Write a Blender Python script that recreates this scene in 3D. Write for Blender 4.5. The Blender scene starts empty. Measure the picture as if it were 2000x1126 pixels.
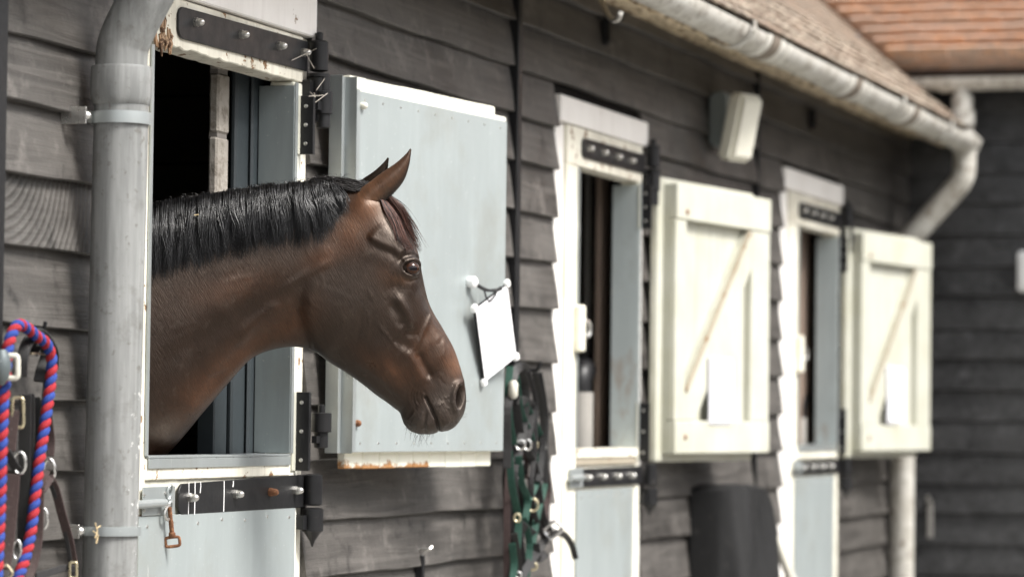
import bpy, bmesh, math, random
import numpy as np
from mathutils import Vector, Matrix
from mathutils.kdtree import KDTree
random.seed(7); np.random.seed(7)
SC = bpy.context.scene
COL = SC.collection
# ------------------------------------------------------------------ camera
FPX = 6500.0                       # focal length in pixels of a 2000 px wide frame
ROLL = .012; PITCH = math.atan((818-563)/FPX); AL = math.atan(2076/FPX)
F0 = Vector((math.cos(AL), math.sin(AL), 0)); R0 = Vector((math.sin(AL), -math.cos(AL), 0)); U0 = Vector((0, 0, 1))
CF = F0*math.cos(PITCH)+U0*math.sin(PITCH); CU_ = U0*math.cos(PITCH)-F0*math.sin(PITCH)
CR = R0*math.cos(ROLL)+CU_*math.sin(ROLL); CU = CU_*math.cos(ROLL)-R0*math.sin(ROLL)
CP = Vector((0, -3.49, 1.40))
cam = bpy.data.cameras.new('camera'); camo = bpy.data.objects.new('camera', cam); COL.objects.link(camo)
mw = Matrix((CR, CU, -CF)).transposed().to_4x4(); mw.translation = CP; camo.matrix_world = mw
cam.sensor_width = 36; cam.lens = 36*FPX/2000; cam.clip_start = .05; cam.clip_end = 2000
cam.dof.use_dof = True; cam.dof.focus_distance = 8.82; cam.dof.aperture_fstop = 2.7
SC.camera = camo
# ------------------------------------------------------------------ world, sun, exposure
SUN_EL, SUN_AZ = math.radians(52), math.radians(-98)     # azimuth of the direction towards the sun (from +x, ccw)
W = bpy.data.worlds.new('World'); SC.world = W; W.use_nodes = True
wn = W.node_tree.nodes; wl = W.node_tree.links
sky = wn.new('ShaderNodeTexSky'); sky.sky_type = 'NISHITA'; sky.sun_disc = False
sky.sun_elevation = SUN_EL; sky.sun_rotation = math.radians(90)-SUN_AZ
sky.air_density = 1.0; sky.dust_density = 4.0; sky.ozone_density = 1.0
hs = wn.new('ShaderNodeHueSaturation'); hs.inputs['Saturation'].default_value = .22
wl.new(sky.outputs[0], hs.inputs['Color']); wl.new(hs.outputs[0], wn['Background'].inputs[0])
wn['Background'].inputs[1].default_value = .072
sun = bpy.data.lights.new('sun', 'SUN'); sun.energy = 1.5; sun.angle = math.radians(18); sun.color = (1, .965, .92)
suno = bpy.data.objects.new('sun', sun); COL.objects.link(suno)
sd = Vector((math.cos(SUN_EL)*math.cos(SUN_AZ), math.cos(SUN_EL)*math.sin(SUN_AZ), math.sin(SUN_EL)))
suno.rotation_euler = sd.to_track_quat('Z', 'Y').to_euler(); suno.location = (8, -6, 9)
SC.view_settings.view_transform = 'Standard'; SC.view_settings.look = 'None'
SC.view_settings.exposure = 2.0; SC.view_settings.gamma = 1.0
SC.render.engine = 'CYCLES'; SC.cycles.use_denoising = True; SC.cycles.max_bounces = 8
# ------------------------------------------------------------------ helpers
def ray(u, v): return CF+CR*((u-1000)/FPX)-CU*((v-563)/FPX)
def P(u, v, y=0.0):
    d = ray(u, v); return CP+d*((y-CP.y)/d.y)
def PX(u, v, x):
    d = ray(u, v); return CP+d*((x-CP.x)/d.x)
def PD(u, v, dist): return CP+ray(u, v)*dist
def PP(u, v, o, n):
    d = ray(u, v); return CP+d*((o-CP).dot(n)/d.dot(n))
WL = {}
class MB:
    def __init__(s): s.v = []; s.f = []; s.sm = []
    def add(s, vs, fs, smooth=False):
        b = len(s.v); s.v += [Vector(p) for p in vs]; s.f += [[i+b for i in q] for q in fs]; s.sm += [smooth]*len(fs); return s
    def box(s, x0, x1, y0, y1, z0, z1, fr=None):
        vs = [(x, y, z) for x in (x0, x1) for y in (y0, y1) for z in (z0, z1)]
        if fr: vs = [fr(Vector(p)) for p in vs]
        return s.add(vs, [(0,1,3,2),(4,6,7,5),(0,4,5,1),(2,3,7,6),(0,2,6,4),(1,5,7,3)])
    def prism(s, pts, off, smooth=False):
        n = len(pts); a = [Vector(p) for p in pts]; b = [p+Vector(off) for p in a]
        return s.add(a+b, [list(range(n))[::-1], list(range(n, 2*n))]+[[i, (i+1) % n, n+(i+1) % n, n+i] for i in range(n)])
    def rings(s, rs, cap=True, smooth=True, closed=False):
        n = len(rs[0]); m = len(rs); vs = [p for r in rs for p in r]; fs = []
        for i in range(m if closed else m-1):
            for j in range(n):
                a = i*n+j; b = i*n+(j+1) % n; c = ((i+1) % m)*n+(j+1) % n; d = ((i+1) % m)*n+j
                fs.append((a, b, c, d))
        s.add(vs, fs, smooth)
        if cap and not closed:
            b = len(s.v)-len(vs); s.f += [[b+j for j in range(n)][::-1], [b+(m-1)*n+j for j in range(n)]]; s.sm += [False, False]
        return s
    def tube(s, path, r, n=10, cap=True, closed=False, smooth=True):
        path = [Vector(p) for p in path]; m = len(path)
        rad = r if isinstance(r, (list, tuple)) else [r]*m
        rs = []; prev = None
        for i, p in enumerate(path):
            if closed: t = path[(i+1) % m]-path[i-1]
            else: t = path[min(i+1, m-1)]-path[max(i-1, 0)]
            t.normalize()
            if prev is None:
                a = Vector((0, 0, 1)) if abs(t.z) < .9 else Vector((1, 0, 0))
                a = (a-t*a.dot(t)).normalized()
            else: a = (prev-t*prev.dot(t)).normalized()
            prev = a; b = t.cross(a)
            rs.append([p+(a*math.cos(k*2*math.pi/n)+b*math.sin(k*2*math.pi/n))*rad[i] for k in range(n)])
        return s.rings(rs, cap, smooth, closed)
    def strap(s, path, w, th, nrm):
        path = [Vector(p) for p in path]; m = len(path); rs = []; nrm = Vector(nrm).normalized()
        for i, p in enumerate(path):
            t = (path[min(i+1, m-1)]-path[max(i-1, 0)]).normalized()
            a = t.cross(nrm).normalized(); b = a.cross(t).normalized()
            rs.append([p+a*w/2+b*th/2, p-a*w/2+b*th/2, p-a*w/2-b*th/2, p+a*w/2-b*th/2])
        return s.rings(rs, True, False)
    def cyl(s, p0, p1, r, n=16, r1=None):
        return s.tube([p0, p1], [r, r if r1 is None else r1], n)
    def lathe(s, o, ax, prof, n=14):
        ax = Vector(ax).normalized(); a = ax.orthogonal().normalized(); b = ax.cross(a)
        return s.rings([[Vector(o)+ax*h+(a*math.cos(k*2*math.pi/n)+b*math.sin(k*2*math.pi/n))*r for k in range(n)] for r, h in prof])
    def build(s, name, mat, parent=None, bevel=0, seg=1):
        return mk(name, s.v, s.f, mat, parent, s.sm, bevel, seg)
def mk(name, vs, fs, mat, parent=None, sm=None, bevel=0, seg=1):
    c = Vector((0, 0, 0))
    lo = [min(p[i] for p in vs) for i in range(3)]; hi = [max(p[i] for p in vs) for i in range(3)]
    c = Vector([(lo[i]+hi[i])/2 for i in range(3)])
    me = bpy.data.meshes.new(name); me.from_pydata([tuple(Vector(p)-c) for p in vs], [], fs)
    if sm: me.polygons.foreach_set('use_smooth', sm)
    bm = bmesh.new(); bm.from_mesh(me); bmesh.ops.recalc_face_normals(bm, faces=bm.faces)
    if bevel:
        ed = [e for e in bm.edges if len(e.link_faces) == 2 and e.calc_face_angle(0) > .5]
        bmesh.ops.bevel(bm, geom=ed, offset=bevel, segments=seg, affect='EDGES', clamp_overlap=True)
    bm.to_mesh(me); bm.free()
    if sm and any(sm): me.set_sharp_from_angle(angle=math.radians(38))
    me.materials.append(MATS[mat] if isinstance(mat, str) else mat)
    o = bpy.data.objects.new(name, me); COL.objects.link(o); place(o, c, parent); return o
def place(o, c, parent=None):
    WL[o.name] = Vector(c)
    if parent is not None:
        o.parent = parent; o.location = Vector(c)-WL[parent.name]
    else: o.location = c
def thing(name, label, cat, loc, group=None):
    o = bpy.data.objects.new(name, None); COL.objects.link(o); o.empty_display_size = .1
    WL[o.name] = Vector(loc); o.location = loc
    return tag(o, label, cat, group)
def tag(o, label, cat=None, group=None):
    o['label'] = label
    if cat: o['category'] = cat
    if group: o['group'] = group
    return o
def cr(pts, n):                      # catmull-rom through pts (any dimension), n samples per span
    pts = [np.array(p, float) for p in pts]; out = []
    for i in range(len(pts)-1):
        p0 = pts[i-1] if i else 2*pts[0]-pts[1]; p1 = pts[i]; p2 = pts[i+1]
        p3 = pts[i+2] if i+2 < len(pts) else 2*pts[-1]-pts[-2]
        for k in range(n):
            t = k/n
            out.append(.5*((2*p1)+(-p0+p2)*t+(2*p0-5*p1+4*p2-p3)*t*t+(-p0+3*p1-3*p2+p3)*t**3))
    out.append(pts[-1]); return out
def crv(pts, n=6): return [Vector(p) for p in cr(pts, n)]
# ------------------------------------------------------------------ materials
MATS = {}
class NT:
    def __init__(s, name):
        m = bpy.data.materials.new(name); m.use_nodes = True; MATS[name] = m
        s.m = m; s.nt = m.node_tree; s.b = s.nt.nodes['Principled BSDF']; s._c = {}
    def lk(s, a, sock):
        if hasattr(a, 'node'): s.nt.links.new(a, sock)
        else: sock.default_value = (tuple(a)+(1,) if isinstance(a, (tuple, list)) and len(a) == 3 and sock.type == 'RGBA' else a)
    def coord(s, kind='Object', scale=(1, 1, 1), rnd=0):
        tc = s.nt.nodes.new('ShaderNodeTexCoord'); mp = s.nt.nodes.new('ShaderNodeMapping')
        s.nt.links.new(tc.outputs[kind], mp.inputs[0]); mp.inputs['Scale'].default_value = scale
        if rnd:
            oi = s.nt.nodes.new('ShaderNodeObjectInfo'); v = s.nt.nodes.new('ShaderNodeVectorMath'); v.operation = 'SCALE'
            cx = s.nt.nodes.new('ShaderNodeCombineXYZ')
            for i in range(3): s.nt.links.new(oi.outputs['Random'], cx.inputs[i])
            s.nt.links.new(cx.outputs[0], v.inputs[0]); v.inputs['Scale'].default_value = rnd
            s.nt.links.new(v.outputs[0], mp.inputs['Location'])
        return mp.outputs[0]
    def world(s, scale=(1, 1, 1)):
        g = s.nt.nodes.new('ShaderNodeNewGeometry'); mp = s.nt.nodes.new('ShaderNodeMapping')
        s.nt.links.new(g.outputs['Position'], mp.inputs[0]); mp.inputs['Scale'].default_value = scale; return mp.outputs[0]
    def rand(s):
        return s.nt.nodes.new('ShaderNodeObjectInfo').outputs['Random']
    def noise(s, vec, scale=5, detail=4, rough=.55, dist=0):
        n = s.nt.nodes.new('ShaderNodeTexNoise'); s.nt.links.new(vec, n.inputs['Vector'])
        n.inputs['Scale'].default_value = scale; n.inputs['Detail'].default_value = detail
        n.inputs['Roughness'].default_value = rough; n.inputs['Distortion'].default_value = dist
        return n.outputs['Fac']
    def wave(s, vec, scale=5, dist=3, detail=2, dscale=1, typ='BANDS', ax='Z'):
        n = s.nt.nodes.new('ShaderNodeTexWave'); n.wave_type = typ
        if typ == 'BANDS': n.bands_direction = ax
        else: n.rings_direction = ax
        s.nt.links.new(vec, n.inputs['Vector']); n.inputs['Scale'].default_value = scale; n.inputs['Distortion'].default_value = dist
        n.inputs['Detail'].default_value = detail; n.inputs['Detail Scale'].default_value = dscale
        return n.outputs['Fac']
    def ramp(s, fac, stops):
        n = s.nt.nodes.new('ShaderNodeValToRGB'); s.nt.links.new(fac, n.inputs[0]); e = n.color_ramp.elements
        while len(e) < len(stops): e.new(.5)
        for k, (p, c) in enumerate(stops):
            e[k].position = p; e[k].color = (c, c, c, 1) if isinstance(c, (int, float)) else tuple(c)+(1,)
        return n.outputs[0]
    def mix(s, fac, a, b, mode='MIX'):
        n = s.nt.nodes.new('ShaderNodeMix'); n.data_type = 'RGBA'; n.blend_type = mode
        s.lk(fac, n.inputs['Factor']); s.lk(a, n.inputs['A']); s.lk(b, n.inputs['B']); return n.outputs['Result']
    def math(s, op, a, b=0.0, c=0.0):
        n = s.nt.nodes.new('ShaderNodeMath'); n.operation = op
        s.lk(a, n.inputs[0]); s.lk(b, n.inputs[1]); s.lk(c, n.inputs[2]); return n.outputs[0]
    def sep(s, vec):
        n = s.nt.nodes.new('ShaderNodeSeparateXYZ'); s.nt.links.new(vec, n.inputs[0]); return n.outputs
    def bump(s, h, strength=.3, dist=.01, prev=None):
        n = s.nt.nodes.new('ShaderNodeBump'); s.nt.links.new(h, n.inputs['Height'])
        n.inputs['Strength'].default_value = strength; n.inputs['Distance'].default_value = dist
        if prev is not None: s.nt.links.new(prev, n.inputs['Normal'])
        return n.outputs[0]
    def out(s, color, rough=.5, metal=0.0, normal=None, spec=None, **kw):
        s.lk(color, s.b.inputs['Base Color']); s.lk(rough, s.b.inputs['Roughness']); s.lk(metal, s.b.inputs['Metallic'])
        if normal is not None: s.nt.links.new(normal, s.b.inputs['Normal'])
        if spec is not None: s.b.inputs['Specular IOR Level'].default_value = spec
        for k, v in kw.items(): s.lk(v, s.b.inputs[k])
        return s.m
def boards_mat(name, c0, c1, saw=False, sc=1.0):
    t = NT(name); v = t.coord('Object', (1.0*sc, 6*sc, 9*sc), 13)
    v2 = t.coord('Object', (1, 1, 1), 29)
    grain = t.noise(t.coord('Object', (.55*sc, 9*sc, 13*sc), 17), 1.6, 5, .62, 1.6); fine = t.noise(t.coord('Object', (3, 60, 90), 5), 3, 4, .6)
    patch = t.noise(v2, 2.3, 5, .6); sp = t.noise(v2, 55, 3, .7); blot = t.noise(v2, 9, 6, .7)
    c = t.mix(t.ramp(patch, [(.3, 0), (.72, 1)]), c0, c1)
    c = t.mix(t.ramp(grain, [(.40, 0), (.70, .5)]), c, tuple(x*1.75+.006 for x in c1))
    c = t.mix(t.ramp(blot, [(.56, 0), (.68, .6)]), c, tuple(x*2.1 for x in c1))
    c = t.mix(t.ramp(blot, [(.30, .8), (.44, 0)]), c, tuple(x*.45 for x in c0))
    c = t.mix(t.ramp(sp, [(.70, 0), (.76, .5)]), c, (.22, .20, .17))
    h = t.math('ADD', t.math('MULTIPLY', grain, 1.0), t.math('MULTIPLY', fine, .55))
    if saw:
        tc = t.nt.nodes.new('ShaderNodeTexCoord'); mp = t.nt.nodes.new('ShaderNodeMapping'); t.nt.links.new(tc.outputs['Object'], mp.inputs[0]); mp.inputs['Location'].default_value = (-.02, 0, -.24)
        kn = t.wave(mp.outputs[0], 14, .8, 2, 1.5, 'RINGS', 'Y')
        h = t.math('ADD', h, t.math('MULTIPLY', kn, .7))
        c = t.mix(t.ramp(kn, [(.60, 0), (.98, .30)]), c, (.14, .135, .125))
    nb = t.bump(h, .7, .004); nb = t.bump(blot, .5, .006, nb)
    rr = t.ramp(patch, [(.2, .42), (.8, .62)])
    return t.out(c, rr, 0, nb, .45)
boards_mat('board_black', (.026, .0235, .0212), (.078, .072, .066))
boards_mat('board_saw', (.032, .029, .026), (.070, .065, .060), True)
boards_mat('board_end', (.016, .016, .0165), (.056, .056, .057))
def paint(name, base, bare=(.30, .17, .08), chip=.70, dirt=.35, rough=.5, low=None, lowx=None, sc=1.0, grime=(.22, .19, .13)):
    """low=(z0,z1): paint worn to bare wood between these world heights"""
    t = NT(name); w = t.world(); n1 = t.noise(w, 14*sc, 6, .68); n2 = t.noise(w, 3.5, 5, .6); n3 = t.noise(w, 60, 3, .6)
    st = t.noise(t.world((16, 16, 1.3)), 2, 4, .6)
    c = t.mix(t.math('MULTIPLY', t.ramp(n2, [(.42, 0), (.75, 1)]), dirt), base, grime)
    c = t.mix(t.math('MULTIPLY', t.ramp(st, [(.52, 0), (.72, 1)]), dirt*.6), c, grime)
    m = t.ramp(n1, [(chip, 0), (chip+.02, 1)])
    if low:
        z = t.sep(w)[2]
        e = t.math('MULTIPLY', t.math('SUBTRACT', n1, .5), 1.2*(low[1]-low[0]))
        zz = t.math('ADD', z, e)
        mr = t.nt.nodes.new('ShaderNodeMapRange'); t.nt.links.new(zz, mr.inputs[0])
        mr.inputs[1].default_value = low[0]+(low[1]-low[0])*.45; mr.inputs[2].default_value = low[0]+(low[1]-low[0])*.6
        mr.inputs[3].default_value = 1; mr.inputs[4].default_value = 0
        g = t.ramp(n2, [(.40, 0), (.47, 1)])
        if lowx:
            xx = t.math('ADD', t.sep(w)[0], t.math('MULTIPLY', t.math('SUBTRACT', n2, .5), .5)); g = t.math('LESS_THAN', xx, lowx)
        m = t.math('MAXIMUM', m, t.math('MULTIPLY', mr.outputs[0], g))
    wood = t.mix(t.noise(t.world((40, 40, 4)), 3, 4), bare, tuple(x*.45 for x in bare))
    c = t.mix(m, c, wood)
    nb = t.bump(t.math('SUBTRACT', t.math('MULTIPLY', n3, .25), m), .45, .0025)
    return t.out(c, t.math('ADD', t.math('MULTIPLY', m, .3), rough), 0, nb, .4)
paint('cream_paint', (.80, .78, .67))
paint('cream_clean', (.82, .81, .71), chip=.78, dirt=.2)
paint('cream_worn', (.80, .77, .66), chip=.60, dirt=.5, sc=1.4)
paint('cream_plank', (.84, .83, .72), bare=(.52, .26, .10), chip=.79, dirt=.15, low=(1.225, 1.300), lowx=9.55, sc=1.2)
paint('frame_white', (.86, .835, .80), chip=.68, dirt=.2, grime=(.35, .30, .26))
paint('worn_shade_cream', (.34, .30, .235), chip=.60, dirt=.5)  # worn cream of the middle sill, and the shade line painted along shutter braces
paint('sage_cream', (.50, .50, .435), chip=.70, dirt=.42, grime=(.33, .32, .20))
paint('flaking_tan', (.72, .60, .42), bare=(.20, .12, .06), chip=.53, dirt=.7, sc=1.3)
paint('rot_wood', (.30, .17, .09), bare=(.10, .05, .025), chip=.5, dirt=.5, sc=3)
def steel(name, base, metal=.35, rough=.42, streak=.3, rust=.0):
    t = NT(name); w = t.world(); n1 = t.noise(w, 4, 5, .6); st = t.noise(t.world((8, 8, 1.1)), 2, 5, .65); sp = t.noise(w, 90, 2, .6)
    big = t.noise(w, 1.3, 3, .5)
    c = t.mix(t.math('MULTIPLY', n1, streak), base, tuple(x*.62 for x in base))
    c = t.mix(t.math('MULTIPLY', t.ramp(st, [(.45, 0), (.75, 1)]), streak), c, tuple(min(1, x*1.3) for x in base))
    c = t.mix(t.ramp(sp, [(.70, 0), (.76, .35)]), c, (.75, .75, .72))
    sc2 = t.noise(t.world((34, 34, 5)), 1.1, 5, .7); c = t.mix(t.ramp(sc2, [(.66, 0), (.71, .6)]), c, (.72, .73, .70))
    gr2 = t.noise(w, 2.1, 6, .68); c = t.mix(t.ramp(gr2, [(.52, 0), (.72, .45)]), c, (.25, .235, .19))
    if rust:
        zr = t.nt.nodes.new('ShaderNodeMapRange'); t.nt.links.new(t.sep(w)[2], zr.inputs[0]); zr.inputs[1].default_value = 1.55; zr.inputs[2].default_value = 2.0; zr.inputs[3].default_value = .06; zr.inputs[4].default_value = -.14
        m = t.ramp(t.math('ADD', t.noise(t.world((5, 5, 2)), 1.6, 6, .65), zr.outputs[0]), [(.60, 0), (.72, .55)]); c = t.mix(m, c, (.27, .14, .06))
        metal = t.math('MULTIPLY', t.math('SUBTRACT', 1.0, m), metal)
    r = t.ramp(n1, [(.2, rough-.08), (.8, rough+.14)])
    nb = t.bump(t.math('ADD', t.math('MULTIPLY', sp, .1), big), .12, .012)
    return t.out(c, r, metal, nb, .5)
steel('steel_sheet', (.365, .405, .405)); steel('steel_trim', (.38, .41, .41), .55, .38); steel('steel_lining', (.30, .34, .345), .45, .42, .4)
steel('steel_rusty', (.56, .62, .62), .4, .45, .35, 1.0); steel('steel_dull', (.10, .12, .125), .3, .5, .3)
def simple(name, base, rough=.5, metal=0.0, var=.35, sc=20, bs=.25, bd=.002, spec=.5, alt=None, th=(.5, .7)):
    t = NT(name); v = t.world(); n = t.noise(v, sc, 5, .62); n2 = t.noise(v, sc*5, 3, .6)
    c = t.mix(t.math('MULTIPLY', n, var), base, tuple(x*.4 for x in base))
    if alt: c = t.mix(t.ramp(t.noise(v, sc*1.7, 5, .65), [(th[0], 0), (th[1], 1)]), c, alt)
    r = t.ramp(n, [(.25, max(.05, rough-.1)), (.75, min(1, rough+.12))])
    return t.out(c, r, metal, t.bump(t.math('ADD', n, t.math('MULTIPLY', n2, .5)), bs, bd), spec)
simple('iron_black', (.011, .011, .012), .42, .0, .3, 18, .25, .0015, .35, (.07, .06, .05), (.66, .80))
simple('zinc', (.62, .61, .58), .30, .9, .3, 60, alt=(.30, .18, .10), th=(.62, .75))
simple('rust', (.20, .085, .04), .75, .3, .6, 60, .5, .002, alt=(.35, .17, .08))
simple('brass', (.70, .62, .42), .28, .9, .3, 50); simple('chrome', (.75, .74, .72), .22, .95, .2, 50)
simple('leather_black', (.010, .0095, .009), .48, 0, .4, 50, .3, .001, .45, (.06, .055, .05), (.66, .8))
simple('webbing_brown', (.050, .032, .030), .72, 0, .4, 90, .4, .001, .3, (.16, .12, .11), (.6, .75))
simple('webbing_dark', (.016, .015, .0155), .75, 0, .4, 90, .4, .001); simple('webbing_green', (.008, .055, .036), .7, 0, .4, 80, .4, .001)
simple('rope_red', (.33, .026, .034), .8, 0, .35, 120, .5, .0015, .2); simple('rope_blue', (.030, .060, .26), .8, 0, .35, 120, .5, .0015, .2)
simple('bone_plastic', (.62, .60, .52), .45, 0, .25, 40); simple('white_plastic', (.86, .86, .85), .35, 0, .05, 40, .05)
simple('paper', (.88, .88, .90), .5, 0, .04, 30, .05); simple('ink', (.12, .12, .14), .6, 0, .1); simple('ink_pale', (.62, .62, .66), .6, 0, .1)
simple('cord_black', (.012, .012, .013), .7); simple('straw', (.62, .48, .27), .7); simple('cobweb', (.55, .50, .44), .9)
simple('concrete', (.30, .29, .27), .85, 0, .4, 3, .4, .01, .3, (.20, .19, .17)); simple('cover_black', (.009, .009, .0095), .6, 0, .4, 9, .35, .006, .4, (.07, .066, .06), (.62, .8))
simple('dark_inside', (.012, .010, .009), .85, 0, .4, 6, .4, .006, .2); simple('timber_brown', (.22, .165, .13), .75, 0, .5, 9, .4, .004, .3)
simple('grey_post', (.34, .325, .30), .7, 0, .4, 9, .3, .003, .3); simple('blue_grey', (.034, .043, .048), .55, 0, .35, 8, .2, .004, .4)
simple('lamp_white', (.72, .70, .60), .5, 0, .3, 12, .2, .002, .4, (.28, .17, .09), (.66, .78)); simple('lead', (.42, .44, .47), .4, .5, .3, 10)
simple('pier_brick', (.40, .365, .32), .85, 0, .5, 14, .8, .008, .2, (.20, .175, .145), (.50, .66)); simple('mortar', (.22, .20, .18), .9)
simple('plank_dark', (.075, .060, .048), .8, 0, .6, 7, .5, .006, .2); simple('hole', (.004, .004, .004), .9); simple('felt', (.05, .035, .025), .9)
def pipe_mat():
    t = NT('pipe_grey'); w = t.world(); x, y, z = t.sep(w)
    n1 = t.noise(w, 9, 6, .68); n2 = t.noise(w, 40, 4, .65); st = t.noise(t.world((14, 14, 1.0)), 2, 5, .65); jag = t.noise(t.world((30, 30, 22)), 1.2, 5, .7)
    c = t.mix(t.ramp(st, [(.38, 0), (.68, 1)]), (.16, .164, .160), (.275, .28, .273))
    c = t.mix(t.ramp(n1, [(.54, 0), (.70, .55)]), c, (.085, .078, .067))
    c = t.mix(t.ramp(n2, [(.61, 0), (.69, .6)]), c, (.10, .092, .078))
    c = t.mix(t.ramp(n1, [(.27, .8), (.31, 0)]), c, (.62, .62, .59))
    # scraped white limewash smear down the outer side, below 1.9 m
    sm = t.math('ADD', t.math('MULTIPLY', t.math('ADD', y, .173), -30.0), t.math('MULTIPLY', t.math('SUBTRACT', jag, .5), 3.4))
    zz = t.nt.nodes.new('ShaderNodeMapRange'); t.nt.links.new(z, zz.inputs[0])
    zz.inputs[1].default_value = 1.45; zz.inputs[2].default_value = 1.85; zz.inputs[3].default_value = .15; zz.inputs[4].default_value = 2.4
    m = t.ramp(t.math('SUBTRACT', sm, zz.outputs[0]), [(.30, 0), (.42, 1)])
    c = t.mix(t.math('MULTIPLY', m, .85), c, (.72, .72, .69))
    return t.out(c, t.ramp(n1, [(.3, .42), (.7, .62)]), 0, t.bump(t.math('ADD', n2, n1), .18, .003), .4)
pipe_mat()
def gutter_mat():
    t = NT('gutter_aged'); w = t.world(); n1 = t.noise(w, 6, 6, .65); n2 = t.noise(w, 22, 5, .65); st = t.noise(t.world((14, 3, 3)), 1.5, 4)
    c = t.mix(t.ramp(n1, [(.35, 0), (.65, 1)]), (.40, .38, .335), (.56, .55, .51)); c = t.mix(t.ramp(n2, [(.52, 0), (.66, .85)]), c, (.15, .12, .09))
    c = t.mix(t.ramp(st, [(.55, 0), (.70, .5)]), c, (.27, .24, .20)); return t.out(c, .6, 0, t.bump(n2, .3, .004), .4)
gutter_mat(); simple('joint_dark', (.20, .165, .13), .7, 0, .4, 20); simple('joint_pale', (.66, .64, .58), .6, 0, .4, 12)
def tile_mat(name, cols):
    t = NT(name); r = t.rand(); v = t.world(); n = t.noise(v, 9, 5, .65); n2 = t.noise(v, 45, 4, .65)
    bn = t.noise(t.world((2.2, 2.2 if 'clay' in name else 11, 11)), 2.2, 4, .6)
    c = t.ramp(t.math('FRACT', t.math('ADD', r, t.math('MULTIPLY', bn, 2.6))), [(i/(len(cols)-1), q) for i, q in enumerate(cols)])
    c = t.mix(t.ramp(n, [(.50, 0), (.72, .5)]), c, (.30, .255, .21)); c = t.mix(t.ramp(n2, [(.62, 0), (.72, .6)]), c, (.36, .33, .27))
    return t.out(c, .85, 0, t.bump(n2, .5, .004), .25)
tile_mat('clay_tile', [(.62, .40, .29), (.55, .41, .33), (.46, .36, .30), (.66, .42, .30), (.36, .30, .26), (.68, .38, .22), (.56, .43, .35)])
tile_mat('mossy_tile', [(.145, .115, .092), (.22, .160, .115), (.095, .075, .060), (.32, .275, .215), (.140, .098, .072)])
# ------------------------------------------------------------------ ground
def ground():
    m = MB(); n = 24
    m.add([(-150, -300, 0), (320, -300, 0), (320, 200, 0), (-150, 200, 0)], [(0, 1, 2, 3)])
    o = m.build('yard_ground', 'concrete'); o['kind'] = 'structure'
    t = NT('far_green'); c = t.mix(t.noise(t.world(), .8, 6, .7), (.035, .05, .02), (.09, .11, .05)); t.out(c, .9)
ground()
opp = thing('added_opposite_stable', 'plain dark stable range added unseen behind the camera to darken reflections', 'stable', (6, -12, 0))  # added out of view: darkens what coat, eye and steel reflect
MB().box(-14, 34, -16.5, -12, 0, 2.9).build('added_stable_wall', 'board_end', opp)
MB().prism([(-14.2, -11.6, 2.75), (-14.2, -14.2, 5.0), (-14.2, -16.9, 2.75)], (48.4, 0, 0)).build('roof', 'mossy_tile', opp)
# ------------------------------------------------------------------ the long stable range
ZB = [2.915, 2.76, 2.607, 2.452, 2.291, 2.121, 1.955, 1.783, 1.608, 1.434, 1.268, 1.100, .935, .768, .602, .435, .268, .10]
XB = 18.0
def weatherboard(x0, x1, zb, zt, parent, mat='board_black', seed=0, lip=.034, along='x', base=0.0):
    r = random.Random(seed); n = max(2, int((x1-x0)/.12)); rs = []
    ph = [r.uniform(0, 6.3) for _ in range(6)]; am = r.uniform(.7, 1.3); sl = r.uniform(-.004, .004)
    for i in range(n+1):
        x = x0+(x1-x0)*i/n
        w = (.0032*math.sin(x*2.1+ph[0])+.0022*math.sin(x*6.7+ph[1])+.0010*math.sin(x*17+ph[2]))*am+sl*(i/n-.5)
        k = lip+.0035*math.sin(x*1.7+ph[3])+.0015*math.sin(x*9+ph[4])
        zm = zb+w; zu = zt+.035
        bow = .004*math.sin(x*1.1+ph[5])
        prof = [(-k+.003, zm), (-k, zm+.003), (-k*.63-.003+bow, zm+(zu-zm)*.35), (-k*.33-.002+bow, zm+(zu-zm)*.7), (-.001, zu), (.012, zu), (.004, zm)]
        rs.append([Vector((x, base+y, z)) if along == 'x' else Vector((XB+y, -x, z)) for y, z in prof])
    m = MB(); m.rings(rs, True, False)
    return m.build('weatherboard', mat, parent)
DOORS = [dict(f0=7.62, f1=8.915, l0=7.72, l1=8.845, o0=7.847, o1=8.78, lb=2.485, top=2.70, rail=2.35),
         dict(f0=11.37, f1=12.545, l0=11.475, l1=12.485, o0=11.617, o1=12.44, lb=2.468, top=2.565, rail=2.325),
         dict(f0=14.935, f1=16.21, l0=15.06, l1=16.15, o0=15.235, o1=16.10, lb=2.475, top=2.575, rail=2.325)]
DOORS[0]['o0'] = P(296, 500, -.036).x-.004
stable = thing('stable_building', 'long black weatherboarded stable with three split doors and tiled roof', 'stable', (12, 0, 0))
SEGS_LOW = [(6.2, 7.62), (8.915, 10.835), (10.895, 11.37), (12.545, 14.395), (14.42, 14.935), (16.21, XB-.03)]
SEGS_TOP = [(6.2, 7.62), (8.915, 10.835), (10.895, 14.395), (14.42, XB-.03)]
for k, zb in enumerate(ZB):
    zt = ZB[k-1] if k else 2.99
    cut = zb < 2.565-.02
    segs = SEGS_LOW if cut else SEGS_TOP
    for j, (a, b) in enumerate(segs):
        zz = zb
        if not cut and zb < 2.7 and j >= 2: zz = zb
        weatherboard(a+random.uniform(0, .006), b-random.uniform(0, .006), zz+random.uniform(-.006, .006), zt, stable,
                     'board_saw' if (j == 0 and k == 7) else 'board_black', seed=k*37+j)
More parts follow.
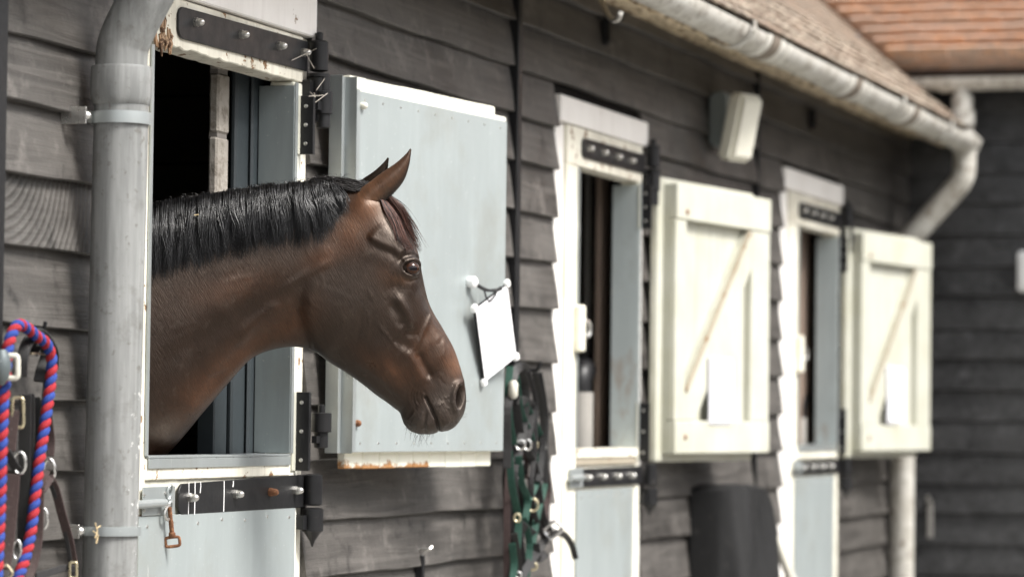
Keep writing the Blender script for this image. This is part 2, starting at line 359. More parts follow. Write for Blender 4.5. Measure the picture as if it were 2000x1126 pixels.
# timber between board ends and door head of the near frame, butt strips and cable runs
for (x0, x1, y0, y1, z0, z1, nm, mt) in [
        (10.842, 10.888, -.042, .01, .1, 2.96, 'butt_strip', 'iron_black'),
        (14.399, 14.416, -.038, .01, .1, 2.96, 'butt_strip', 'iron_black'),
        (P(13, 300, -.062).x-.09, P(13, 300, -.062).x, -.062, -.030, .1, 2.9, 'butt_strip', 'iron_black')]:
    MB().box(x0, x1, y0, y1, z0, z1).build(nm, mt, stable, .004)
# inner skin of the wall, leaving the door openings free
skin = MB(); xs = 6.0
for d in DOORS:
    skin.box(xs, d['f0']+.02, .013, .10, 0, 3.05); skin.box(d['f0']+.02, d['f1']-.02, .013, .10, d['lb']-.02, 3.05); xs = d['f1']-.02
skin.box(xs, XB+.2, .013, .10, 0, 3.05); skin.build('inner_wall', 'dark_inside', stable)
# door frames: two jambs and a head board each
for i, d in enumerate(DOORS):
    e = bpy.data.objects.new('door_frame', None); COL.objects.link(e); place(e, (d['f0'], 0, 0), stable)
    fy = -.016
    def jag(x0, x1, z0, z1):
        m = MB(); m.box(x0, x1, fy, .012, z0, z1); return m
    jag(d['f0'], d['l0']-.004, 0, d['lb']).build('jamb', 'frame_white', e, .004)
    jag(d['l1']+.004, d['f1'], 0, d['lb']).build('jamb', 'cream_worn' if i == 0 else 'frame_white', e, .004)
    MB().box(d['f0'], d['f1'], -.045 if i == 0 else -.036, .012, d['lb']+.002, d['top']).build('head_board', 'frame_white', e, .004)
# loose boxes inside: floor, back wall, party walls, ceiling
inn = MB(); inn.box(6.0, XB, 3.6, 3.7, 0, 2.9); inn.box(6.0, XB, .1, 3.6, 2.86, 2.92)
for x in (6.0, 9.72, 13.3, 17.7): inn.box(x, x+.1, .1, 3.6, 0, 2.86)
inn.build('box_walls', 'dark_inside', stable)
for k in range(13):
    MB().box(9.70, 9.718, .12, 3.58, .05+k*.215, .05+k*.215+.208).build('partition_board', 'plank_dark', stable, .004)
# near box: whitewashed pier, steel-faced posts seen through the opening
pier = bpy.data.objects.new('whitewashed_pier', None); COL.objects.link(pier); place(pier, P(423, 880, .10)*1, stable)
PYY = .10; px0, px1 = P(424, 400, PYY).x, P(446, 400, PYY).x
MB().box(px0+.006, px1-.006, PYY+.006, PYY+.03, 1.81, 2.86).build('mortar', 'mortar', pier)
MB().box(px0-.004, px1+.004, PYY-.004, PYY+.05, 0, 1.80).build('partition_end', 'blue_grey', pier, .004)
zz = 1.81
k = 0
while zz < 2.8:
    h = random.uniform(.17, .22); m = MB(); m.box(px0, px1+random.uniform(-.004, .004), PYY+random.uniform(-.004, .004), PYY+.03, zz, zz+h-.011); m.build('block', 'pier_brick', pier, .006); zz += h
for (u0, u1, y0, d, mt) in [(458, 484, .092, .02, 'blue_grey'), (490, 507, .078, .012, 'blue_grey')]:
    a, b = P(u0, 500, y0).x, P(u1, 500, y0).x
    MB().box(a, b+.02, y0, y0+d, 0, 2.86).build('steel_post', mt, stable, .006)
# middle and far box: posts, drainpipe and bucket rack seen through the openings
for (u0, u1, y0, d, z1, mt) in [(1130, 1142, .30, .02, 2.86, 'timber_brown'), (1151, 1163, .22, .025, 2.86, 'grey_post'), (1172, 1192, .13, .025, 2.86, 'timber_brown'),
                                (1550, 1564, .24, .06, 2.86, 'timber_brown'), (1562, 1588, .13, .08, 2.86, 'timber_brown')]:
    a, b = P(u0, 600, y0).x, P(u1, 600, y0).x
    MB().box(a, b, y0, y0+d, 0, z1).build('stall_post', mt, stable, .006)
# eaves: fascia, soffit, rafter ends and roof slope
PITCHR = math.radians(40); EY, EZ = -.40, 2.962      # lower tile edge
fas = MB(); fas.box(6.0, XB-.02, -.235, -.19, 2.912, 2.972); fas.build('fascia_board', 'flaking_tan', stable, .004)
MB().box(6.0, XB-.02, -.19, .10, 2.965, 2.987).build('soffit', 'flaking_tan', stable)
MB().box(6.0, XB-.02, -.34, -.25, 2.942, 2.969).build('tilting_fillet', 'flaking_tan', stable, .004)
for x in np.arange(6.4, XB-.2, .9):
    MB().box(x, x+.05, -.33, -.237, 2.897, 2.940).build('rafter_end', 'flaking_tan', stable, .004)
def roof_frame(o, along, up):
    along = Vector(along).normalized(); up = Vector(up).normalized(); nrm = along.cross(up)
    if nrm.z < 0: nrm = -nrm
    return o, along, up, nrm
def tile_mesh(name, w, l, th, mat):
    m = MB(); n = 4; vs = []
    for j in (0, 1):
        for i in range(n+1):
            x = -w/2+w*i/n; c = .004*math.sin(math.pi*i/n)
            vs += [(x, j*l, c-(.0 if j == 0 else .004)), (x, j*l, c+th-(.0 if j == 0 else .004))]
    q = 2*(n+1); fs = []
    for i in range(n):
        a = 2*i; fs += [(a+1, a+3, q+a+3, q+a+1), (a, q+a, q+a+2, a+2), (a, a+2, a+3, a+1), (q+a, q+a+1, q+a+3, q+a+2)]
    fs += [(0, 1, q+1, q), (2*n, q+2*n, q+2*n+1, 2*n+1)]
    me = bpy.data.meshes.new(name); me.from_pydata(vs, [], fs); me.materials.append(MATS[mat]); me.update(); return me
def lay_tiles(fr, rows, a0f, a1f, w, gauge, parent, mat, limit, stuff_rows=0):
    o, al, up, nr = fr; meshes = [tile_mesh('tile', w-.004, gauge*1.75, random.uniform(.009, .012), mat) for _ in range(3)]
    R = Matrix((al, up, nr)).transposed(); cnt = 0
    for r in range(rows):
        off = (r % 2)*w/2; a = a0f(r)+off
        while a < a1f(r):
            if cnt >= limit: return cnt
            t = bpy.data.objects.new('roof_tile', random.choice(meshes)); COL.objects.link(t)
            p = o+al*a+up*(r*gauge+random.uniform(-.004, .004))+nr*(.012+random.uniform(0, .004))
            t.rotation_euler = (R @ Matrix.Rotation(random.uniform(-.012, .012), 3, 'Z') @ Matrix.Rotation(-.055+random.uniform(-.018, .018), 3, 'X')).to_euler()
            place(t, p, parent); cnt += 1; a += w
    return cnt
frA = roof_frame(Vector((0, EY, EZ)), (1, 0, 0), (0, math.cos(PITCHR), math.sin(PITCHR)))
roofA = MB(); sl = 5.2
roofA.prism([frA[0]+Vector((6, 0, 0))-frA[3]*.02, frA[0]+Vector((XB+.1, 0, 0))-frA[3]*.02, frA[0]+Vector((XB+5, 0, 0))+frA[2]*sl-frA[3]*.02, frA[0]+Vector((6, 0, 0))+frA[2]*sl-frA[3]*.02], -frA[3]*.05)
roofA = roofA.build('roof', 'felt', stable)
# tiles that the view shows singly: lowest courses from x=11 on, then all the rest joined
GA, WA = .10, .165
cnt = lay_tiles(frA, 6, lambda r: 11.4, lambda r: XB-.25+r*GA*.0, WA, GA, roofA, 'mossy_tile', 250)
def tile_field(fr, cells, w, gauge, name, mat, parent):
    o, al, up, nr = fr; m = MB(); vs = []; fs = []
    for (a, r) in cells:
        c = o+al*(a+random.uniform(-.003, .003))+up*(r*gauge+random.uniform(-.004, .004))+nr*.012
        l = gauge*1.75; th = .013; lift = math.sin(.055)*l
        q = [c-al*(w/2-.002)+nr*.0, c+al*(w/2-.002), c+al*(w/2-.002)+up*l-nr*lift, c-al*(w/2-.002)+up*l-nr*lift]
        b = len(vs); vs += q+[p+nr*th for p in q]
        fs += [(b+4, b+5, b+6, b+7), (b, b+4, b+7, b+3), (b+1, b+2, b+6, b+5), (b, b+1, b+5, b+4)]
    ob = mk(name, vs, fs, mat, parent); ob['kind'] = 'stuff'; return ob
cells = []
for r in range(0, 46):
    a = 6.1+(r % 2)*WA/2
    while a < XB-.2+max(0, r-4)*GA*.8:
        if not (r < 6 and 11.35 <= a): cells.append((a, r))
        a += WA
tile_field(frA, cells, WA, GA, 'roof_tiles_upper', 'mossy_tile', roofA)
# ------------------------------------------------------------------ the end block across the yard's far side
endb = thing('stable_end_block', 'black weatherboarded end block with orange clay tile roof', 'stable', (XB, -2, 0))
zb = 3.10; k = 0
while zb > .05:
    weatherboard(-.01, 4.6, zb+random.uniform(-.005, .005), zb+.168, endb, 'board_end', seed=900+k, along='y', lip=.03); zb -= .168; k += 1
MB().box(XB+.013, XB+.12, -4.6, 3.4, 0, 3.3).build('inner_wall', 'dark_inside', endb)
BE = PX(1900, 139, XB-.28).z; BX = XB-.28
MB().box(XB-.20, XB-.17, -4.7, .3, BE-.11, BE-.02).build('fascia_board', 'iron_black', endb, .004)
MB().box(XB-.17, XB+.05, -4.7, .3, BE-.035, BE-.018).build('soffit', 'dark_inside', endb)
frB = roof_frame(Vector((BX, -4.7, BE)), (0, 1, 0), (math.cos(PITCHR), 0, math.sin(PITCHR)))
roofB = MB(); roofB.prism([frB[0]-frB[3]*.02, frB[0]+frB[1]*5.2-frB[3]*.02, frB[0]+frB[1]*9+frB[2]*5-frB[3]*.02, frB[0]+frB[2]*5-frB[3]*.02], -frB[3]*.05)
roofB = roofB.build('roof', 'felt', endb)
yv = lambda r: 4.7+.05+r*.10*.80
lay_tiles(frB, 12, lambda r: 3.0, yv, .165, .10, roofB, 'clay_tile', 290)
cells = []
for r in range(0, 44):
    a = (r % 2)*.0825
    while a < yv(r):
        if r >= 12 or a < 2.95: cells.append((a, r))
        a += .165
tile_field(frB, cells, .165, .10, 'roof_tiles_upper', 'clay_tile', roofB)
# lead in the valley foot
vp = PX(1735, 146, BX-.03)
lead = MB(); q0 = PX(1642, 102, BX-.35); q1 = PX(1722, 152, BX-.05)
dv = (q1-q0); nn = Vector((-.2, -.5, .8)).normalized(); sd_ = dv.cross(nn).normalized()
lead.strap(crv([q0, q0+dv*.5+nn*.012, q1], 5), .11, .012, nn); lead.build('lead_flashing', 'lead', stable)
cap = MB(); cp = PX(1668, 82, BX-.1); cap.lathe(cp-Vector((0, 0, .05)), (0, 0, 1), [(.05, 0), (.05, .06), (.03, .09)], 10); cap.build('vent_stub', 'iron_black', endb)
# ------------------------------------------------------------------ gutters and downpipes
def halfpipe(m, a, b, r, th, n=12, sag=0.0):
    a = Vector(a); b = Vector(b); t = (b-a).normalized(); s = t.cross(Vector((0, 0, 1))).normalized(); rs = []
    for p in (a, b):
        ring = [p+s*math.cos(math.pi+math.pi*k/n)*r+Vector((0, 0, 1))*math.sin(math.pi+math.pi*k/n)*r for k in range(n+1)]
        ring += [p+s*math.cos(math.pi+math.pi*k/n)*(r-th)+Vector((0, 0, 1))*math.sin(math.pi+math.pi*k/n)*(r-th) for k in range(n, -1, -1)]
        rs.append(ring)
    m.rings(rs, True, True); return m
GY, GZ, GR = -.42, 2.915, .072
gut = thing('eaves_gutter', 'weathered half-round grey gutter along the near tiled eaves', 'gutter', (12, GY, GZ))
joints = [6.2, 8.2, 10.55, 12.75, 14.35, 15.7, 17.38]
zg = lambda x: GZ-(x-12)*.0012
for a, b in zip(joints[:-1], joints[1:]):
    m = MB(); halfpipe(m, (a, GY, zg(a)), (b, GY, zg(b)), GR, .006); m.build('gutter_length', 'gutter_aged', gut)
for x in joints[1:-1]:
    for dx, rr, ww, mt in ((0, .013, .06, 'joint_dark'), (-.10, .010, .03, 'joint_pale'), (.12, .010, .03, 'joint_pale'), (.26, .006, .02, 'joint_pale')):
        m = MB(); halfpipe(m, (x-ww+dx, GY, zg(x)), (x+ww+dx, GY, zg(x)), GR+rr, .012); m.build('collar', mt, gut)
for x in (7.9, 10.2, 12.35, 15.35, 16.6):
    m = MB(); m.strap(crv([(x, -.236, 2.957), (x, -.30, 2.897), (x, GY+.05, 2.842), (x, GY-.02, 2.832), (x, GY-.085, 2.887), (x, GY-.086, 2.932)], 4), .03, .006, (0, -.5, .8)); m.build('bracket', 'gutter_aged', gut)
m = MB(); halfpipe(m, (17.37, GY, GZ-.006), (17.50, GY, GZ-.006), GR+.012, .02); m.lathe((17.50, GY, GZ-.03), (1, 0, 0), [(.06, 0), (.075, .01), (.02, .014)], 14); m.build('stop_end', 'gutter_aged', gut)
gb = thing('end_block_gutter', 'pale blurred gutter under the orange roof of the end block', 'gutter', (BX-.05, -2, BE-.1))
gx = BX-.06
m = MB(); halfpipe(m, (gx, .25, BE-.045), (gx, -4.7, BE-.045), .066, .006); m.build('gutter_length', 'gutter_aged', gb)
for y in (-.30, -.95, -2.4):
    m = MB(); halfpipe(m, (gx, y+.05, BE-.045), (gx, y-.05, BE-.045), .076, .012); m.build('collar', 'gutter_aged', gb)
ya = PX(1880, 200, gx).y
m = MB(); m.tube([(gx, ya, BE-.09), (gx, ya, BE-.15)], .04, 14); m.tube(crv([(gx, ya, BE-.14), (gx, ya, BE-.24), (gx, ya+.0, BE-.33), (gx-.03, ya+.03, BE-.38)], 5), .056, 14)
m.lathe((gx, ya, BE-.25), (0, 0, 1), [(.056, -.05), (.068, -.045), (.068, .03), (.056, .035)], 16); m.build('outlet', 'gutter_aged', gb)
m = MB(); m.tube([(gx-.02, ya+.05, BE-.27), (gx-.10, ya+.13, BE-.28)], [.045, .045], 12); m.build('overflow_spout', 'gutter_aged', gb)
# near downpipe
dp = thing('downpipe', 'thick grey cast downpipe with white scrapes beside the horse', 'downpipe', (7.43, -.12, 0))
DPX, DPY, DPR = P(233, 400, -.12).x, -.12, .0665
def dpt(z): return (DPX, DPY+(2.0-z)*.010, z)
zc = P(240, 170, -.12).z
m = MB(); m.tube([dpt(z) for z in (0.0, .7, 1.4, 1.9, zc+.02)], DPR, 40, True); m.build('pipe_shaft', 'pipe_grey', dp)
m = MB(); zt = P(240, 131, -.12).z; zl = P(240, 205, -.12).z
m.lathe((DPX, DPY, zl), (0, 0, 1), [(DPR, -.004), (DPR+.004, 0), (DPR+.006, .012), (DPR+.008, .02), (DPR+.008, zt-zl-.006), (DPR+.006, zt-zl), (DPR-.004, zt-zl)], 48); m.build('socket_collar', 'pipe_grey', dp)
z0 = zt
pb = [(DPX, DPY, z0-.05), (DPX, DPY, z0+.03), (DPX, DPY-.010, z0+.07), (DPX, DPY-.04, z0+.13), (DPX, DPY-.14, z0+.30), (DPX, DPY-.22, z0+.42), (DPX, GY+.03, z0+.53), (DPX, GY, z0+.59), (DPX, GY, GZ-.04)]
m = MB(); m.tube(crv(pb, 6), DPR-.003, 40); m.build('swan_neck', 'pipe_grey', dp)
def band(v0, v1, nm, lug):
    za, zb_ = P(240, v0, -.2).z, P(240, v1, -.2).z; h = za-zb_
    DY0 = DPY; m = MB(); m.lathe(dpt(zb_), (0, 0, 1), [(DPR, 0), (DPR+.007, 0), (DPR+.0075, h*.5), (DPR+.007, h), (DPR, h)], 40)
    b = m.build(nm, 'steel_trim', dp)
    yl = DPY+.055
    m = MB(); m.box(DPX-DPR-.034, DPX-DPR+.03, yl-.004, yl+.004, zb_, za); m.box(DPX-DPR-.040, DPX-DPR-.0345, yl-.012, -.01, zb_-.006, za+.006); m.build('lug', 'zinc', b, .001)
    m = MB(); m.lathe((DPX-DPR-.018, yl-.003, (za+zb_)/2), (0, -1, 0), [(.012, 0), (.012, .006), (.006, .012)], 8); m.build('bolt', 'zinc', b)
band(207, 231, 'pipe_band', 0); band(1031, 1049, 'pipe_band', 0)
# far downpipe
fd = thing('corner_downpipe', 'pale grey downpipe with long swan neck in the far corner', 'downpipe', (17.42, -.10, 0))
fx = 17.45
zz1 = P(1790, 470, -.12).z
path = [(fx, -.10, 0), (fx, -.10, 1.2), (fx, -.10, 2.30), (fx, -.115, 2.36), (fx, -.15, 2.40), (fx, -.35, 2.62), (fx, -.405, 2.69), (fx, -.42, 2.76), (fx, -.42, 2.87)]
m = MB(); m.tube(crv(path[:3], 2), .064, 20); m.build('pipe_shaft', 'gutter_aged', fd)
m = MB(); m.tube(crv(path[2:], 5), .061, 20); m.build('swan_neck', 'gutter_aged', fd)
m = MB(); m.lathe((fx, -.10, 2.22), (0, 0, 1), [(.064, 0), (.075, .004), (.075, .11), (.06, .114)], 20); m.build('socket_collar', 'gutter_aged', fd)
# ------------------------------------------------------------------ door leaves
LY = -.030
def nut(parent, p, s=1.0, rusty=False):
    m = MB(); m.lathe(p, (0, -1, 0), [(.0125*s, 0), (.0125*s, .009*s)], 6); m.lathe(Vector(p)+Vector((0, -.009*s, 0)), (0, -1, 0), [(.0105*s, 0), (.0103*s, .008*s), (.0085*s, .014*s), (.005*s, .0175*s), (.001*s, .0185*s)], 12)
    return m.build('acorn_nut', 'rust' if rusty else 'zinc', parent)
def strap_hinge(door, x0, x1, z0, z1, zr0, zr1, nuts, end='round', mat='iron_black', rusty=()):
    n = 10; zc0 = (z0+z1)/2; h0 = (z1-z0)/2
    pts = []
    r = .030
    pts = [(x1, LY-.008, zr1), (x1, LY-.008, zr0), (x0+r, LY-.008, z0)]
    for k in range(1, 7): a = k/7*math.pi/2; pts.append((x0+r-r*math.sin(a), LY-.008, z0+r-r*math.cos(a)))
    for k in range(1, 7): a = k/7*math.pi/2; pts.append((x0+r-r*math.cos(a), LY-.008, z1-r+r*math.sin(a)))
    pts.append((x0+r, LY-.008, z1))
    m = MB(); m.prism(pts, (0, .0075, 0)); s = m.build('hinge_strap', mat, door, .0015)
    for i, (x, z) in enumerate(nuts): nut(s, (x, LY-.008, z), 1.0, i in rusty)
    return s
def barrel(parent, x, y, z0, z1, r, pin=False, tip=False, nm='hinge_barrel'):
    m = MB(); pr = [(r*.6, 0), (r, .004), (r, z1-z0-.004), (r*.7, z1-z0)]
    if pin: pr += [(r*.42, z1-z0+.001), (r*.42, z1-z0+.022), (r*.2, z1-z0+.025)]
    if tip: pr = [(.002, -.045), (r*.25, -.03), (r*.8, -.006)]+pr[1:]
    m.lathe((x, y, z0), (0, 0, 1), pr, 20); return m.build(nm, 'iron_black', parent)
for i, d in enumerate(DOORS):
    lab = ['near stable door with the horse leaning out above its pale steel panel', 'middle stable door with rusty sill and worn cream frame',
           'farthest stable door, blurred, beside the corner downpipe'][i]
    D = thing('stable_door', lab, 'door', (d['l0'], LY, 0), 'split stable doors along the range')
    o0, o1, l0, l1 = d['o0'], d['o1'], d['l0'], d['l1']; sill = 1.295; tr = d['rail']; topz = d['lb']-.002
    cw = 'cream_worn' if i == 0 else 'cream_paint'
    m = MB()
    nseg = 46
    for_rail = [(l0+(l1-l0)*k/nseg) for k in range(nseg+1)]
    rs = []
    for x in for_rail:
        j = random.Random(int(x*1000)).uniform(0, .007 if x < 8.3 else .003) if i == 0 else 0
        rs.append([Vector(p) for p in ((x, LY, tr+j), (x, LY, topz), (x, .045, topz), (x, .045, tr+j*.3))])
    m.rings(rs, True, False); TRo = m.build('top_rail', 'cream_worn', D, .003)
    if i == 0:   # rotten corner of the rail behind the pipe
        m = MB(); rq = random.Random(2)
        for _ in range(26):
            x = rq.uniform(7.80, 7.90); z = 2.352+rq.uniform(-.006, .065)*(1 if x < 7.86 else .4); h = rq.uniform(.01, .03); m.tube([(x, LY-.001+rq.uniform(-.006, .004), z-h), (x+rq.uniform(-.008, .008), LY-.003, z), (x+rq.uniform(-.01, .01), LY-.001, z+h)], [.002, .0065, .002], 5)
        m.build('rotten_fibres', 'rot_wood', TRo)
    MB().box(l0, o0, LY, .045, .12, tr-.001).build('stile', cw, D, .004)
    MB().box(o1, l1, LY, .045, .12, tr-.001).build('stile', 'cream_clean' if i == 0 else 'cream_paint', D, .004)
    MB().box(o0+.001, o1-.001, LY-.003, .05, 1.232, sill-.006).build('sill_rail', 'cream_worn' if i == 0 else 'worn_shade_cream' if i == 1 else 'cream_paint', D, .004)
    cap = MB(); cap.box(o0+.004, o1-.004, LY-.008, .06, sill-.006, sill); cap.box(o0+.004, o1-.004, LY-.008, LY-.0045, sill-.032, sill-.007); cap.build('sill_capping', 'steel_trim' if i != 1 else 'cream_worn', D, .001)
    # steel lining of the reveal on the hinge side, edge strip, strip on the latch side
    MB().box(o1-.006, o1-.001, LY-.004, .075, sill+.002, tr-.012).build('reveal_lining', 'steel_lining' if i == 0 else 'steel_rusty', D, .0012)
    MB().box(o1-.005, o1+.016, LY-.007, LY-.0045, sill+.002, tr-.004).build('edge_strip', 'steel_trim', D)
    MB().box(o0-.013, o0+.004, LY-.006, LY-.002, sill+.002, tr-.006).build('edge_strip', 'steel_trim', D)
    MB().box(o0-.001, o0+.004, LY-.001, .075, sill+.002, tr-.006).build('reveal_lining', 'steel_lining', D)
    # lower half
    pz = 1.143
    px0_, px1_ = (l0+.02, P(572, 1050, LY).x) if i == 0 else (o0+.0, o1-.06) if i == 1 else (o0-.06, o1-.06)
    MB().box(o0+.001, o1-.001, LY+.006, .04, .12, 1.231).build('lower_boarding', 'cream_paint', D)
    pan = MB().box(px0_, px1_, LY-.0065, LY-.002, .16, pz).build('steel_panel', 'steel_sheet', D, .001)
    for k in range(7):
        for zz in (pz-.02,):
            x = px0_+.05+(px1_-px0_-.1)*k/6
            m = MB(); m.lathe((x, LY-.0065, zz-(0 if k % 2 else .006)), (0, -1, 0), [(.005, 0), (.004, .0025), (.001, .003)], 8); m.build('screw', 'zinc', pan)
    # strap hinges
    if i == 0:
        zn = (2.379+2.461)/2
        s1 = strap_hinge(D, 7.937, 8.862, 2.379, 2.462, 2.386, 2.472, [(P(u, v, LY).x, P(u, v, LY).z) for u, v in ((375, 44), (464, 68), (538, 90), (585, 103))])
        s2 = strap_hinge(D, 7.985, 8.90, 1.142, 1.222, 1.142, 1.236, [(P(u, v, LY).x, P(u, v, LY).z) for u, v in ((364, 971), (453, 964), (521, 960), (570, 957))], rusty=(2,))
        for (u, v0, v1, w_) in ((363, 942, 1003, .003), (375, 940, 1004, .004), (386, 940, 962, .003), (432, 938, 998, .004), (450, 938, 950, .005)):
            a_ = P(u, v0, LY); b_ = P(u-1, v1, LY); m = MB(); m.strap([(a_.x, LY-.0085, a_.z), (a_.x+.001, LY-.0086, (a_.z*.6+b_.z*.4)), (b_.x, LY-.0085, b_.z)], w_, .001, (0, -1, 0)); m.build('paint_drip', 'white_plastic', s2)
    else:
        off = d['l0']-DOORS[1]['l0']
        zt_ = 2.395
        s1 = strap_hinge(D, 11.643+off*1.0, d['l1']+.01, zt_-.037, zt_+.037, zt_-.034, zt_+.04, [(11.70+off+k*.19, zt_) for k in range(4)])
        s2 = strap_hinge(D, 11.60+off, d['l1']+.02, 1.155, 1.222, 1.155, 1.225, [(11.72+off+k*.2, 1.19) for k in range(4)])
    bx = d['l1']+.055; by = LY-.028
    for (s, za, zb2, lo) in ((s1, 2.388, 2.478, 0), (s2, 1.147, 1.237, 1)):
        barrel(s, bx, by, za, zb2, .0275, pin=not lo)
    fb = thing if 0 else None
    hb = MB(); hb.lathe((bx, by, 2.30), (0, 0, 1), [(.018, -.06), (.024, -.055), (.024, -.004), (.029, 0), (.029, .070), (.033, .073), (.033, .082), (.02, .084)], 20); hb.box(bx-.055, bx-.01, by+.006, -.017, 2.30, 2.36); hb.build('pintle', 'iron_black', D)
    hb = MB(); hb.lathe((bx, by, 1.075), (0, 0, 1), [(.002, -.045), (.008, -.028), (.024, -.004), (.031, 0), (.031, .062), (.02, .066)], 20); hb.box(bx-.055, bx-.01, by+.006, -.017, 1.08, 1.12); hb.build('pintle', 'iron_black', D)
    # shutter hinge plates on the stile
    xs_ = P(582, 220, LY).x-d['l1'] if i == 0 else -.03
    for (z0, z1) in ((2.145, 2.312), (1.247, 1.47)):
        xx = d['l1']-.032
        b_ = MB().box(xx-.022, xx+.004, LY-.006, LY-.0005, z0, z1).build('packing_strip', 'sage_cream', D, .001)
        pl = MB(); pl.box(xx+.004, xx+.020, LY-.045, LY-.001, z0, z1); pl = pl.build('hinge_plate', 'iron_black', D, .001)
        for zz in (z0+.03, (z0+z1)/2, z1-.03):
            m = MB(); m.lathe((xx+.0035, LY-.022, zz), (-1, 0, 0), [(.006, 0), (.005, .002), (.001, .003)], 8); m.build('screw', 'zinc', pl)
    if i == 0:
        z0, z1 = P(605, 868, -.08).z, P(605, 800, -.08).z
        m = MB(); m.lathe((bx-.012, -.085, z0-.01), (0, 0, 1), [(.010, 0), (.020, .003), (.020, .045), (.029, .047), (.029, .100), (.010, .102), (.010, .122), (.004, .125)], 18); m.box(bx-.06, bx-.012, -.09, -.075, z0+.005, z0+.025); m.build('shutter_pintle', 'iron_black', D)
        z0 = P(610, 245, -.08).z
        m = MB(); m.lathe((bx-.004, -.075, z0), (0, 0, 1), [(.010, 0), (.020, .003), (.020, .040), (.026, .042), (.026, .105), (.018, .107), (.018, .15), (.008, .152)], 18); m.box(bx-.06, bx-.012, -.08, -.066, z0+.05, z0+.075); m.build('shutter_pintle', 'iron_black', D)
        # corner of jamb below: chipped white post foot with two screws is the frame; slide bolt on the latch side
        bz = P(310, 978, LY).z
        bolt = MB(); bolt.box(P(272, 978, LY).x, P(335, 978, LY).x, LY-.010, LY-.007, bz-.035, bz+.038); B = bolt.build('bolt_plate', 'steel_trim', D, .001)
        m = MB(); m.tube([P(262, 985, LY-.02), P(322, 981, LY-.02)], .0105, 14); m.build('bolt_rod', 'steel_trim', B)
        for (u, v) in ((331, 961), (331, 993)):
            c = P(u, v, LY-.014); m = MB(); m.tube([c+Vector((.014*math.cos(a), -.004*math.sin(a), .019*math.sin(a))) for a in np.linspace(0, 2*math.pi, 19)[:-1]], .0035, 8, closed=True); m.build('bolt_eye', 'steel_trim', B)
        for (u, v) in ((281, 966), (281, 996), (322, 962)):
            c = P(u, v, LY-.010); m = MB(); m.lathe(c, (0, -1, 0), [(.005, 0), (.004, .003), (.001, .0035)], 8); m.build('screw', 'zinc', B)
    else:
        c = Vector((o0-.05, LY, 1.19)); m = MB(); m.box(o0-.10, o0+.06, LY-.012, LY-.005, 1.155, 1.225); B = m.build('bolt_plate', 'steel_trim', D, .001)
        m = MB(); m.tube([(o0-.13, LY-.022, 1.19), (o0+.02, LY-.022, 1.19)], .011, 12); m.build('bolt_rod', 'steel_trim', B)
        # cabin latch keep halfway up the latch stile
        zz = P(1115, 640, LY).z if i == 1 else P(1548, 690, LY).z
        m = MB(); m.box(o0-.045, o0+.015, LY-.03, LY-.001, zz-.085, zz+.085); K = m.build('latch_keep', 'cream_paint', D, .006)
        m = MB(); m.tube(crv([(o0+.012, LY-.022, zz+.03), (o0+.05, LY-.03, zz+.02), (o0+.055, LY-.03, zz-.015), (o0+.03, LY-.024, zz-.03)], 4), .010, 8); m.build('latch_handle', 'zinc', K)
# ------------------------------------------------------------------ shutters folded back on the wall
def shutter_frame(L, th):
    a = Vector((math.cos(th), -math.sin(th), 0)); b = Vector((-math.sin(th), -math.cos(th), 0))
    return lambda p: Vector((L.x, L.y, 0))+a*p.x+b*(-p.y)+Vector((0, 0, p.z)), a, b   # local: x along, y back towards the wall, z up
# near shutter: steel faced
L1 = P(690, 600, -.13); fr1, a1, b1 = shutter_frame(L1, math.radians(6.8))
S = thing('stable_shutter', 'pale steel-faced shutter folded open behind the horse head', 'shutter', (L1.x, L1.y, 1.25), 'window shutters folded open on the wall')
st, sb = 2.349, 1.300; SW = 1.05
MB().box(0, SW, .002, .030, sb-.002, st+.010, fr1).build('core_frame', 'cream_clean', S, .004)
sh = MB().box(.004, SW-.004, -.002, .0015, sb, st-.004, fr1).build('steel_sheet', 'steel_sheet', S, .0008)
pw = .112
for k in range(9):
    x0 = .022+k*pw; x1 = min(x0+pw-.003, SW-.025)
    MB().box(x0, x1, .031, .058, 1.250+random.uniform(-.001, .001), 2.392+random.uniform(-.0015, .0015), fr1).build('plank', 'cream_plank', S, .0035)
ch = MB(); ch.box(-.004, -.001, -.004, .035, sb-.004, st+.035, fr1); ch.box(-.020, -.0045, .033, .036, sb-.004, st+.035, fr1); ch.box(-.023, -.0205, .033, .075, sb-.004, st+.040, fr1); ch.box(-.004, .016, -.0055, -.0035, sb+.0, st+.0, fr1)
ch.build('edge_channel', 'steel_trim', S, .0006)
for k in range(9):
    for zz, mt in ((st-.028, 'zinc'), (sb+.025, 'zinc')):
        m = MB(); m.lathe(fr1(Vector((.05+k*.118, -.002, zz))), b1, [(.004, 0), (.003, .002), (.0005, .0025)], 8); m.build('screw', mt, sh)
m = MB(); c = fr1(Vector((.033, -.002, P(707, 208, -.13).z))); m.lathe(c, b1, [(.011, 0), (.011, .008), (.009, .014), (.003, .018)], 10); m.build('bolt_head', 'lamp_white', sh)
m = MB(); c = fr1(Vector((.025, -.002, P(699, 826, -.13).z))); m.lathe(c, b1, [(.010, 0), (.010, .008), (.008, .013), (.003, .016)], 8); m.build('bolt_head', 'rust', sh)
